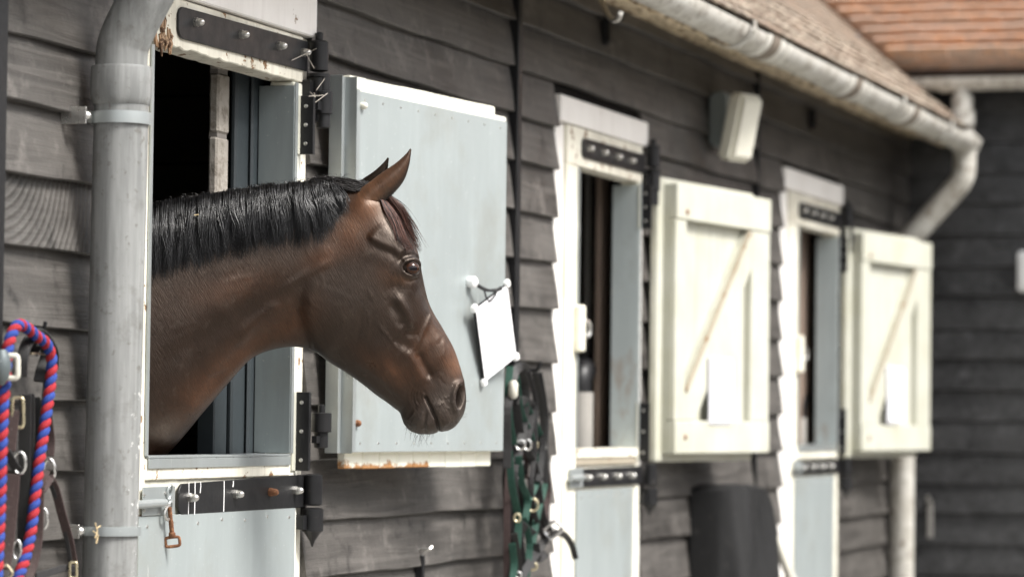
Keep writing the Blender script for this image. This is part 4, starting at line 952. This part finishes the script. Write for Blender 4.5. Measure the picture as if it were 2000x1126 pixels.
# hair
def strands(name, PTS, rad, cols, mat, parent):
    """PTS (n,k,3) profile units; rad (n,k) in profile units; cols (n,3)"""
    n, k, _ = PTS.shape; X = h3(PTS.reshape(-1, 3)).reshape(n, k, 3); t = np.gradient(X, axis=1); t /= np.linalg.norm(t, axis=-1, keepdims=True)+1e-12
    ref = np.array(CF)[None, None]; a = np.cross(t, ref); a /= np.linalg.norm(a, axis=-1, keepdims=True)+1e-9; b = np.cross(t, a)
    rg = np.stack([X+(a*math.cos(q)+b*math.sin(q))*(rad*HS)[..., None] for q in (.5, 2.6, 4.7)], 2)       # n,k,3,3
    V = rg.reshape(-1, 3); I = np.arange(n*k*3).reshape(n, k, 3)
    F = np.stack([I[:, :-1], np.roll(I, -1, 2)[:, :-1], np.roll(I, -1, 2)[:, 1:], I[:, 1:]], -1).reshape(-1, 4)
    return np_mesh(name, V, F, np.repeat(cols, k*3, 0), mat, parent)
def outl(pts):
    p = np.array(pts, float); return lambda s: np.interp(s, p[:, 0], p[:, 1])
crest = outl([(r[0], r[1]) for r in SECT[3:14]]); low = outl([(-150, 520), (30, 503), (100, 487), (170, 457), (230, 432), (300, 424), (350, 408), (400, 392), (450, 382), (520, 381), (580, 371), (625, 352), (650, 325), (672, 270)])
def mane():
    rg = np.random.RandomState(11); P_, Rr, Cc = [], [], []; K = 18; kk = np.linspace(0, 1, K)
    def lock(s0, n, wd, lay, ln, lean, amp, fr, ph, tipc, tone, rad):
        hp = rg.uniform(10, 18) if rad < .8 else rg.uniform(8, 24)
        for q in range(n):
            off = rg.normal(0, wd); sr = s0+off; tip = tipc*rg.uniform(.5, 1.5); l2 = ln*rg.uniform(.66, 1.06); fl = rg.normal(0, 5)
            a2 = rg.uniform(.5, 2.6); f2 = rg.uniform(1.5, 4); p2 = rg.uniform(0, 6.3); wr = rg.uniform(-14, 14); lf = lay*rg.uniform(.6, 1.25); hump = hp*rg.uniform(.7, 1.3)
            sE = s0+lean+off*tip; t0 = crest(sr)+4; tE = t0+(low(sE)-t0)*l2
            s = sr+(sE-sr)*kk**1.1+amp*(np.sin(ph+fr*2*np.pi*kk)-math.sin(ph))*kk**.7+a2*np.sin(p2+f2*2*np.pi*kk)*kk+fl*kk**2
            t = t0+(tE-t0)*kk-hump*np.exp(-((kk-.05)/.07)**2)
            w = np.array([surf_w(s[i], max(t[i], crest(s[i])+2)) for i in (0, 3, 6, 10, 14, 17)]); w = np.interp(kk, kk[[0, 3, 6, 10, 14, 17]], w)
            w = wr*(1-sstep(0, .12, kk))+w*sstep(0, .12, kk)+lf*(.25+.75*np.sin(np.pi*np.clip(kk*.85+.12, 0, 1)))+6*np.exp(-((kk-.08)/.08)**2)
            P_.append(np.stack([s, t, w], -1)); Rr.append(rad*rg.uniform(.8, 1.5)*np.clip(1.05-kk**3, .15, 1)); Cc.append(np.array((.0118, .0116, .0124))*tone*.62*rg.uniform(.6, 1.4))
    ln_of = lambda s: np.interp(s, [-90, 100, 300, 520, 600, 668], [-20, -14, -6, 10, 34, 24])
    for c in range(84):      # close under-layer
        s0 = -95+c*765/84; lock(s0, 38, 9, rg.uniform(2, 8), rg.uniform(.92, 1.04), ln_of(s0)+rg.normal(0, 6), rg.uniform(3, 7), rg.uniform(.9, 1.5), s0*.03, .9, .75, .78)
    for c in range(88):      # loose locks over it
        s0 = rg.uniform(-90, 662); lock(s0, rg.randint(24, 48), rg.uniform(5, 13), rg.uniform(8, 24), rg.uniform(.80, 1.04), ln_of(s0)+rg.normal(0, 17), rg.uniform(4, 12), rg.uniform(.7, 1.5), s0*.03+rg.normal(0, 1.0), rg.uniform(.3, .9), rg.uniform(.8, 1.9), .85)
    for c in range(170):     # flyaway hair along the top line and the ragged edge
        s0 = rg.uniform(-60, 690); t0 = np.interp(s0, [-60, 600, 690], [crest(-60), crest(600), 150])-6; ln = rg.uniform(15, 60); an = rg.uniform(-2.6, -.4)
        s = s0+math.cos(an)*ln*kk; t = t0+math.sin(an)*ln*.35*np.sin(np.pi*kk*.8)-8; P_.append(np.stack([s, t, rg.uniform(-10, 20)+0*kk], -1)); Rr.append(.6*np.clip(1.05-kk, .3, 1)); Cc.append(np.array((.02, .017, .015)))
    return strands('mane', np.array(P_), np.array(Rr), np.array(Cc), 'hair_black', horse)
mane()
def forelock():
    rg = np.random.RandomState(5); P_, Rr, Cc = [], [], []; K = 14; kk = np.linspace(0, 1, K)
    lf_ = np.array(cr([(806, 196), (825, 231), (860, 291), (880, 348), (908, 392)], 8)); rt_ = np.array(cr([(822, 184), (851, 205), (888, 249), (923, 318), (955, 384)], 8)); L = np.linspace(0, 1, len(lf_))
    for q in range(850):
        e = rg.uniform(.55, 1.05); st = rg.uniform(0, .15); x = np.clip(st+(e-st)*kk, 0, 1); a0 = rg.uniform(-.15, 1.08); a1 = a0+rg.normal(0, .22); ph = rg.uniform(0, 6.3)
        al = a0+(a1-a0)*kk+.05*np.sin(ph+6*kk)*kk
        s = np.interp(x, L, lf_[:, 0])*(1-al)+np.interp(x, L, rt_[:, 0])*al; t = np.interp(x, L, lf_[:, 1])*(1-al)+np.interp(x, L, rt_[:, 1])*al+rg.normal(0, 5)*kk**2
        w = np.array([surf_w(s[i], t[i]) for i in (0, 4, 9, 13)]); w = np.interp(kk, [0, .31, .69, 1], w); ins = np.clip((.72-al)/.3, 0, 1)
        w = w*ins+(1-ins)*rg.uniform(-35, 45)+rg.uniform(2, 12)
        P_.append(np.stack([s, t, w], -1)); Rr.append(rg.uniform(.7, 1.4)*np.clip(1.05-kk**2.5, .2, 1)); b = rg.uniform(.4, 1.6)
        Cc.append(np.array((.062, .023, .015))*b if rg.rand() < .6 else np.array((.016, .009, .007))*b)
    # short combed hair on the poll and along the path behind the ears
    for q in range(520):
        x0 = rg.uniform(640, 782); ln = rg.uniform(25, 110); s = x0-ln*kk; t = np.interp(s, [560, 600, 690, 772, 800], [142, 142, 146, 156, 172])-rg.uniform(0, 10)*np.sin(np.pi*kk)+4; w = rg.uniform(-40, 58)+0*kk
        t = t+(np.abs(w)/42)**2*20-6+rg.normal(0, 5)*kk+rg.uniform(-2, 8)*kk
        P_.append(np.stack([s, t, w], -1)); Rr.append(rg.uniform(.9, 1.5)*np.clip(1.05-kk**2.5, .2, 1)); Cc.append(np.array((.010, .0082, .0078))*rg.uniform(.6, 1.5))
    return strands('forelock', np.array(P_), np.array(Rr), np.array(Cc), 'hair_brown', horse)
forelock()
def fine_hair():
    rg = np.random.RandomState(8); P_, Rr, Cc = [], [], []; K = 8; kk = np.linspace(0, 1, K)
    def add(p, d, ln, r, c, sag=.1, w=0, dw=0):
        s = p[0]+d[0]*ln*kk; t = p[1]+d[1]*ln*kk+sag*ln*kk**2; P_.append(np.stack([s, t, w+dw*kk], -1)); Rr.append(r*np.clip(1.05-kk, .25, 1)); Cc.append(np.array(c))
    for q in range(34):     # chin and lip whiskers
        x = rg.uniform(900, 1005); a = rg.uniform(60, 125); add((x, np.interp(x, [900, 930, 960, 1005], [985, 1004, 1012, 1006])-4), (math.cos(math.radians(a)), math.sin(math.radians(a))), rg.uniform(18, 62), .62, (.10, .09, .08), 0, rg.uniform(-30, 40))
    for q in range(12):
        y = rg.uniform(900, 985); add((np.interp(y, [900, 985], [1106, 1075]), y), (.95, rg.uniform(-.3, .35)), rg.uniform(10, 26), .5, (.14, .12, .10), .1, rg.uniform(-20, 30))
    for q in range(40):     # under the jaw
        x = rg.uniform(600, 870); add((x, np.interp(x, [600, 700, 800, 870], [738, 804, 878, 926])-3), (rg.uniform(-.1, .5), 1), rg.uniform(8, 24), .5, (.05, .04, .035), 0, rg.uniform(-20, 20))
    for q in range(150):     # ear rim
        k = rg.uniform(.12, .9); s = np.interp(k, [0, .3, .6, 1], [803, 858, 893, 916]); t = np.interp(k, [0, .3, .6, 1], [243, 186, 128, 46]); add((s-3, t), (rg.uniform(.3, .9), rg.uniform(-.1, .6)), rg.uniform(5, 13), .8, (.012, .009, .008), 0, 52+rg.uniform(2, 14))
    for q in range(16):     # lashes
        s = rg.uniform(892, 942); add((s, np.interp(s, [885, 912, 942], [436, 428, 442])), (rg.uniform(.1, .6), rg.uniform(.4, 1)), rg.uniform(8, 15), .7, (.012, .01, .009), 0, surf_w(s, 440)+4, 6)
    return strands('whiskers', np.array(P_), np.array(Rr), np.array(Cc), 'whisker', horse)
fine_hair()
m = MB(); q = [Vector(x) for x in h3(np.array([(176, 270, 95), (190, 268, 97), (193, 280, 97)]))]; m.tube(q, .0018, 6)
tag(m.build('straw_fleck', 'straw'), 'tiny bent piece of straw caught in the black mane', 'straw')
# ------------------------------------------------------------------ tack on the wall and small fittings
def px(pts, y=-.08): return [P(p[0], p[1], p[2] if len(p) > 2 else y) for p in pts]
def twisted(parent, path, R, cols, turns_per_m=17, n=8):
    path = [Vector(p) for p in path]; L = [0]
    for a, b in zip(path[:-1], path[1:]): L.append(L[-1]+(b-a).length)
    N = max(20, int(L[-1]/.0030)); pts = []; 
    for k in range(N+1):
        s = L[-1]*k/N; i = max(0, min(len(L)-2, next((j for j in range(len(L)-1) if L[j+1] >= s), len(L)-2))); f = (s-L[i])/max(1e-9, L[i+1]-L[i]); pts.append(path[i].lerp(path[i+1], f))
    for c, (mt, ph) in enumerate(cols):
        hp = []; prev = None
        for k, p in enumerate(pts):
            t = (pts[min(k+1, N)]-pts[max(k-1, 0)]).normalized(); a = (CF-t*CF.dot(t)).normalized(); b = t.cross(a); an = ph+2*math.pi*turns_per_m*L[-1]*k/N
            hp.append(p+(a*math.cos(an)+b*math.sin(an))*R*.40)
        m = MB(); m.tube(hp, R*.66, n); m.build('rope_strand', mt, parent)
hook = MB(); c = P(28, 640, -.02); hook.tube(crv([c+Vector((0, .02, 0)), c+Vector((0, -.05, 0)), c+Vector((0, -.075, .0)), c+Vector((0, -.08, .015))], 4), .005, 8)
tag(hook.build('tack_hook', 'iron_black'), 'dark wall hook at the left edge carrying the lead rope', 'hook')
rope = thing('lead_rope', 'red and blue twisted lead rope looped over the left hook', 'rope', P(60, 1126, -.12))
Y1 = -.115
loop = crv(px([(-6, 1130), (-2, 1040), (1, 960), (3, 880), (6, 800), (10, 740), (14, 690), (22, 655), (36, 634), (52, 640), (70, 655), (88, 668), (97, 684), (101, 706), (99, 745), (93, 790), (86, 840), (78, 890), (72, 940), (66, 990), (60, 1040), (50, 1085), (36, 1126), (26, 1160)], Y1), 5)
twisted(rope, loop, .0135, [('rope_red', 0), ('rope_blue', math.pi)], 23.5)
halt = thing('leather_headcollar', 'black padded leather headcollar with pale buckles under the lead rope', 'headcollar', P(50, 1126, -.1))
cn = -CF
def strap(parent, pts, w, mat, y=-.09, th=.006, nm='strap', n=5, nrm=None):
    m = MB(); m.strap(crv(px(pts, y), n), w, th, nrm or cn); return m.build(nm, mat, parent, .0012)
strap(halt, [(42, 735), (44, 700), (52, 672), (66, 655), (80, 652), (94, 668), (104, 690), (104, 720)], .026, 'leather_black', -.098, .012, 'crown_strap')
strap(halt, [(62, 690), (72, 668), (84, 664), (92, 690), (82, 725), (78, 745)], .030, 'leather_black', -.085, .010, 'pad')
strap(halt, [(84, 672), (90, 740), (84, 800), (78, 880)], .014, 'leather_black', -.080)
strap(halt, [(50, 770), (49, 850), (48, 960), (46, 1060)], .028, 'leather_black', -.088, .014, 'cheek_strap')
strap(halt, [(62, 768), (63, 830), (61, 930), (58, 1040)], .013, 'leather_black', -.094, .010, 'cheek_strap')
strap(halt, [(72, 775), (70, 850), (66, 950)], .016, 'leather_black', -.082, .008, 'cheek_strap')
m = MB(); m.tube(crv(px([(60, 690), (74, 690), (90, 691)], -.10), 3), .003, 8); m.build('buckle_tongue', 'brass', halt)
def oring(parent, u, v, ru, rv, r, mat, y=-.10, nm='ring', tilt=0):
    c = P(u, v, y); s = (c-CP).dot(CF)/FPX; pts = []
    for a in np.linspace(0, 2*math.pi, 25)[:-1]:
        x, z = ru*math.cos(a), rv*math.sin(a); pts.append(c+CR*(x*math.cos(tilt)-z*math.sin(tilt))*s+CU*(x*math.sin(tilt)+z*math.cos(tilt))*s)
    m = MB(); m.tube(pts, r, 8, closed=True); return m.build(nm, mat, parent)
def buckle(parent, u, v, hw, hh_, r, mat, y=-.105, nm='buckle', tilt=0):
    c = P(u, v, y); s = (c-CP).dot(CF)/FPX; pts = []
    for a in np.linspace(0, 2*math.pi, 33)[:-1]:
        x = hw*np.sign(math.cos(a))*abs(math.cos(a))**.4; z = hh_*np.sign(math.sin(a))*abs(math.sin(a))**.4; pts.append(c+CR*(x*math.cos(tilt)-z*math.sin(tilt))*s+CU*(x*math.sin(tilt)+z*math.cos(tilt))*s)
    m = MB(); m.tube(pts, r, 8, closed=True); return m.build(nm, mat, parent)
buckle(halt, 35, 805, 11, 29, .0042, 'brass'); oring(halt, 38, 903, 12, 21, .0038, 'chrome'); buckle(halt, 8, 1118, 14, 12, .0035, 'brass', tilt=.6); oring(halt, 33, 1072, 8, 18, .0035, 'chrome')
m = MB(); c = P(8, 722, -.125); bl = []
for k in range(9): bl.append((.0+.022*math.sin(math.pi*(k+.3)/9.2)**.6, k*.010))
m.lathe(P(2, 752, -.125), (0, 0, 1), bl, 16); m.build('clip_body', 'steel_dull', halt)
buckle(halt, 24, 716, 11, 22, .0065, 'bone_plastic', -.14, 'clip_jaw')
web = thing('brown_headcollar', 'brown webbing headcollar with steel rings hanging lowest at the left', 'headcollar', P(100, 1126, -.1))
W1 = 'webbing_brown'
strap(web, [(24, 800), (20, 840), (16, 880)], .034, W1, -.092, .005)
strap(web, [(24, 925), (20, 980), (12, 1060), (4, 1110)], .036, W1, -.095, .006, 'nose_strap'); strap(web, [(12, 880), (26, 905), (38, 922)], .02, 'webbing_dark', -.094)
strap(web, [(92, 790), (97, 830), (100, 862), (98, 890)], .018, W1, -.10); oring(web, 96, 918, 11, 22, .0038, 'chrome')
strap(web, [(90, 918), (84, 935), (80, 955), (88, 948), (98, 930)], .020, W1, -.104); strap(web, [(96, 930), (108, 955), (120, 1000), (134, 1050), (144, 1100)], .021, W1, -.103, .008, 'nose_strap')
strap(web, [(100, 945), (114, 985), (128, 1040), (138, 1095)], .010, 'webbing_dark', -.099, .010); strap(web, [(78, 955), (77, 1000), (75, 1050), (66, 1100), (50, 1140)], .020, W1, -.106, .007, 'cheek_strap')
buckle(web, 143, 1112, 7, 15, .0035, 'brass', -.108); oring(web, 84, 1012, 9, 20, .0035, 'chrome', -.10); strap(web, [(70, 1124), (100, 1116), (128, 1108), (150, 1110)], .016, 'webbing_dark', -.09)
# bundle of headcollars between near shutter and middle door
bun = thing('headcollar_bundle', 'tangle of dark headcollars with steel rings hanging beside the middle door', 'headcollar', P(1030, 1126, -.12))
hk_ = MB(); c = P(1012, 722, -.03); hk_.tube(crv([c+Vector((0, .02, 0)), c+Vector((0, -.06, 0)), c+Vector((0, -.075, .01)), c+Vector((0, -.08, .03))], 4), .007, 8); tag(hk_.build('tack_hook', 'iron_black'), 'dark hook beside the middle door holding the headcollar bundle', 'hook')
yb = -.14
for pts, w, mt, dy in [([(1002, 725), (1004, 770), (1012, 830), (1018, 870)], .034, 'webbing_dark', 0), ([(1018, 720), (1026, 760), (1024, 820), (1016, 868)], .030, 'leather_black', -.01), ([(1030, 722), (1020, 715), (1008, 722), (1000, 745)], .03, 'leather_black', -.02),
        ([(1015, 880), (1004, 920), (1006, 980), (1014, 1040), (1022, 1110)], .026, 'webbing_dark', 0), ([(1026, 872), (1044, 910), (1052, 960), (1060, 1010), (1072, 1035)], .026, 'webbing_dark', -.012), ([(1014, 1022), (1030, 1034), (1046, 1046)], .03, 'webbing_dark', -.01), ([(1076, 1040), (1100, 1042), (1116, 1062), (1124, 1090)], .022, 'leather_black', -.05),
        ([(1066, 1050), (1050, 1075), (1034, 1100), (1010, 1140)], .03, 'leather_black', -.02), ([(992, 870), (990, 960), (996, 1060), (1004, 1130)], .03, 'webbing_dark', .02), ([(1064, 900), (1070, 960), (1062, 1020)], .022, 'webbing_brown', .01), ([(1036, 930), (1040, 990), (1050, 1040)], .022, 'webbing_brown', -.004), ([(1004, 1040), (1012, 1090), (1016, 1140)], .022, 'leather_black', -.02), ([(1046, 1060), (1052, 1090), (1066, 1080)], .024, 'webbing_dark', -.02),
        ([(1010, 780), (1030, 785), (1038, 800), (1028, 860)], .030, 'webbing_dark', -.014)]:
    strap(bun, pts, w, mt, yb+dy, .008)
rb = random.Random(9)
for k in range(16):
    u0 = rb.uniform(994, 1058); v0 = rb.uniform(720, 960); pts = [(u0, v0)]
    for j in range(3): pts.append((min(1066, max(990, pts[-1][0]+rb.uniform(-20, 24))), pts[-1][1]+rb.uniform(45, 80)))
    strap(bun, pts, rb.uniform(.016, .03), rb.choice(['webbing_dark', 'leather_black', 'webbing_dark', 'webbing_brown']), yb+rb.uniform(-.03, .05), .008)
for (u, v, a, b, mt) in [(1016, 868, 13, 12, 'chrome'), (1030, 868, 10, 13, 'chrome'), (1060, 868, 8, 18, 'chrome'), (1040, 985, 15, 16, 'brass'), (1076, 1038, 14, 12, 'chrome'), (1010, 1010, 8, 10, 'brass'), (1040, 1105, 12, 9, 'brass'), (1012, 1122, 8, 8, 'chrome'), (1044, 868, 8, 10, 'brass')]:
    oring(bun, u, v, a*.72, b*.75, .0042, mt, yb-.02)
buckle(bun, 1080, 1034, 16, 12, .006, 'chrome', yb-.05, tilt=.7); m = MB(); m.lathe(P(1002, 778, yb-.03), (0, 0, 1), [(.008, 0), (.016, .01), (.016, .05), (.008, .06)], 10); m.build('clip_body', 'bone_plastic', bun)
gr = thing('green_headcollar', 'dark green webbing headcollar within the bundle beside the middle door', 'headcollar', P(1030, 1126, -.13))
for pts in [[(996, 715), (992, 770), (996, 830), (1004, 868)], [(1026, 790), (1046, 830), (1060, 870), (1050, 905)], [(1012, 890), (1018, 940), (1030, 975), (1026, 1015)], [(1054, 905), (1046, 945), (1032, 975)], [(1000, 1060), (1004, 1100), (1000, 1140)], [(1008, 735), (1016, 800), (1036, 850), (1046, 900)], [(994, 880), (1000, 950), (1012, 1010), (1010, 1070)], [(1060, 880), (1064, 940), (1050, 1000), (1040, 1060)], [(1022, 1010), (1034, 1060), (1028, 1126)]]:
    strap(gr, pts, .024, 'webbing_green', yb-.012, .005)
# snap hook on the near door bolt
sn = thing('snap_hook', 'small rusty swivel snap hanging from the near door bolt', 'snap hook', P(336, 1068, -.05))
m = MB(); m.tube(crv(px([(331, 985), (324, 992), (322, 1008), (328, 1014), (333, 1006)], -.052), 4), .0042, 8); m.build('ring', 'zinc', sn)
m = MB(); m.tube(crv(px([(331, 990), (333, 1010), (335, 1030), (336, 1044)], -.055), 4), [.0055]*6+[.0062]*7, 10); m.lathe(P(336, 1046, -.055), (0, 0, 1), [(.006, -.004), (.009, 0), (.009, .008), (.005, .012)], 12); m.build('swivel_shank', 'rust', sn)
buckle(sn, 337, 1057, 14, 9, .0042, 'rust', -.055, 'strap_eye', .12)
# hooks, holes and the white box
def wall_hook(u, v, y, lab, ln=.13):
    c = P(u, v, y); H = thing('wall_hook', lab, 'hook', c); m = MB(); m.tube(crv([c+Vector((0, .03, .01)), c+Vector((0, -.02, .01)), c+Vector((.012, -.028, .018))], 4), .006, 8); m.build('hook_arm', 'zinc', H)
    m = MB(); m.box(c.x-.010, c.x+.010, y-.008, y+.03, c.z-ln, c.z-.008); m.build('hook_plate', 'iron_black', H, .003)
wall_hook(824, 1078, -.03, 'iron tie hook low on the wall under the near shutter')
m = MB(); c = P(861, 1073, -.026); m.lathe(c+Vector((0, .02, 0)), (0, -1, 0), [(.021, 0), (.021, .008), (.018, .0085), (.014, .0), (.002, -.006)], 14); tag(m.build('cable_hole', 'hole'), 'round dark knot hole right of the low tie hook', 'hole')
H = thing('eaves_hook', 'pale bent hook below the gutter above the middle door', 'hook', P(1192, 28, -.30)); m = MB(); m.tube(crv(px([(1168, -8, -.24), (1180, 14, -.28), (1192, 36, -.34), (1206, 38, -.38), (1212, 26, -.40)], 0), 4), .010, 8); m.build('hook_arm', 'zinc', H)
m = MB(); c = P(1180, 62, -.03); m.box(c.x-.03, c.x+.03, -.055, -.022, c.z-.05, c.z+.05); tag(m.build('cable_gland', 'iron_black', None, .01, 2), 'small dark box on the top boards under the eaves hook', 'box')
m = MB(); c = P(1584, 232, -.03); m.box(c.x-.03, c.x+.03, -.055, -.022, c.z-.05, c.z+.05); tag(m.build('cable_gland', 'iron_black', None, .01, 2), 'small dark box on the top boards left of the far door', 'box')
wh = thing('coat_hook', 'pale hook low on the dark boards of the end block', 'hook', PX(1816, 980, XB-.03)); c = PX(1816, 978, XB-.04); m = MB(); m.tube(crv([c+Vector((.02, 0, 0)), c+Vector((-.04, 0, 0)), c+Vector((-.06, 0, .03))], 4), .012, 8); m.build('hook_arm', 'zinc', wh)
m = MB(); m.box(XB-.04, XB-.015, c.y-.014, c.y+.014, c.z-.2, c.z-.01); m.build('hook_plate', 'grey_post', wh, .003)
sw = thing('switch_box', 'white box on the end block at the right picture edge', 'box', PX(2000, 560, XB-.03)); c = PX(2004, 530, XB-.05)
m = MB(); m.box(XB-.11, XB-.02, c.y-.10, c.y+.04, c.z-.11, c.z+.11); m.build('case', 'white_plastic', sw, .012, 2); m = MB(); m.box(XB-.125, XB-.111, c.y-.08, c.y+.02, c.z-.08, c.z+.08); m.build('cover', 'white_plastic', sw, .005)
# floodlight under the eaves: rusty back box and tilted lamp head
fl = thing('floodlight', 'old white floodlight with rust tilted out under the eaves', 'lamp', P(1410, 290, -.1))
z0, z1 = P(1395, 285, -.05).z, P(1395, 165, -.05).z; x0 = P(1385, 230, -.03).x; 
m = MB(); m.box(x0, x0+.17, -.10, -.028, z0, z1-.03); m.build('back_box', 'steel_lining', fl, .012, 2)
# head: a shallow box leaning out at the top
A = P(1452, 182, -.22); Bq = P(1426, 314, -.17)
hd = MB(); up_ = (A-Bq); sidev = Vector((.16, -.05, 0)); fn = up_.cross(sidev).normalized(); fn = fn if fn.dot(CP-A) > 0 else -fn
c0 = Bq
hd.prism([c0, c0+sidev, c0+sidev+up_, c0+up_], -fn*.07); hd.build('lamp_head', 'lamp_white', fl, .014, 2)
gl = MB(); gl.prism([c0+sidev*.1+up_*.08+fn*.003, c0+sidev*.9+up_*.08+fn*.003, c0+sidev*.9+up_*.92+fn*.003, c0+sidev*.1+up_*.92+fn*.003], fn*.004); gl.build('lens', 'lamp_white', fl, .002)
m = MB(); m.tube(crv([(x0+.08, -.09, (z0+z1)/2), (x0+.09, -.15, (z0+z1)/2), tuple(c0+sidev*.5+up_*.5-fn*.06)], 4), .012, 8); m.build('bracket', 'rust', fl)
# black cover draped over a rack between middle and far door
rug = thing('draped_cover', 'black waterproof cover draped over a wall rack between the doors', 'cover', (12.9, -.2, .3))
m = MB(); NA, NZ = 40, 22; rs = []
zt_ = P(1420, 952, -.3).z; xl = P(1358, 1000, -.05).x; xr = P(1528, 1000, -.26).x; xc = (xl+xr)/2; hwid = (xr-xl)/2
for k in range(-3, NZ+1):
    f = max(0, k)/NZ; z = zt_-.95*f+(.012 if k < 0 else 0); ring = []; dep = (.02, .09, .17)[k+3] if k < 0 else .215+.07*f
    for j in range(NA+1):
        a = math.pi*j/NA; fold = 1+(.03+.13*f)*math.sin(a*7+1.6*f+1.3*math.sin(f*3))+(.02+.06*f)*math.sin(a*13+.5-2*f)
        cx_ = math.copysign(abs(math.cos(a))**.42, math.cos(a)); hx = hwid*cx_*((1+.04*f) if math.cos(a) > 0 else (1-.12*(1-f)**2.5))*(1 if k >= 0 else .97); hy = dep*fold*abs(math.sin(a))**.5
        sag = .30*max(0, -math.cos(a))**1.2*(1-f)+.035*max(0, math.cos(a))**3*(1-f)
        ring.append(Vector((xc-hx+.10*max(0, -math.cos(a))*f, -.040-hy, z-sag+.012*math.sin(a*2.3+1))))
    rs.append(ring+[p+Vector((0, .010, -.004)) for p in ring[::-1]])
top = rs[0]; m.rings(rs, True, True); m.build('cloth', 'cover_black', rug)
br_ = thing('broom_handle', 'pale wooden handle leaning at the far door jamb behind the black cover', 'handle', P(1548, 1130, -.2)); m = MB(); m.tube([P(1514, 1050, -.14), P(1546, 1132, -.20), P(1580, 1225, -.26)], .022, 10); m.build('shaft', 'bone_plastic', br_)
# bucket rack hoops seen through the middle and far openings
for (u0, u1, v0, v1, y, nm, lab) in [(1134, 1160, 745, 862, .16, 'feed_pipe', 'pale pipe with black bend inside the middle box'), (1556, 1570, 795, 866, .14, 'feed_pipe', 'pale pipe with black bend inside the far box')]:
    F_ = thing(nm, lab, 'pipe', P(u0, v1, y)); xa, xb = P(u0+4, 800, y).x, P(u1, 800, y).x; za, zb_ = P(u0, v0+20, y).z, 0
    m = MB(); m.tube([(xa+.05, y+.03, 0), (xa+.05, y+.03, za)], .055, 14); m.build('pipe', 'grey_post', F_)
    m = MB(); m.tube(crv([(xa+.05, y+.03, za-.01), (xa+.06, y+.03, za+.06), (xa+.13, y+.03, za+.09), (xa+.26, y+.05, za+.10)], 5), .05, 12); m.build('bend', 'iron_black', F_)
# cobweb threads and straw wisps
def wisps(name, lab, lines, mat='cobweb', r=.0012):
    m = MB()
    for ln in lines: m.tube(px(ln, -.09), r, 5)
    o = tag(m.build(name, mat), lab, 'cobweb'); return o
wisps('cobweb', 'dusty cobweb threads strung over the top hinge of the near door', [[(570, 118, -.045), (598, 105, -.055), (618, 95, -.09)], [(598, 106, -.055), (614, 134, -.09)], [(603, 188, -.08), (632, 186, -.1)], [(606, 180, -.08), (616, 190, -.085), (614, 182, -.085)], [(618, 176, -.085), (634, 154, -.1)], [(616, 200, -.09), (640, 182, -.1)]], r=.0009)
wisps('straw_wisp', 'wisp of hay caught on the lower pipe band', [[(186, 1020, -.2), (190, 1036, -.2), (186, 1050, -.2)], [(182, 1036, -.2), (192, 1044, -.2), (188, 1060, -.2)], [(190, 1030, -.2), (196, 1026, -.2)]], 'straw', .0016)
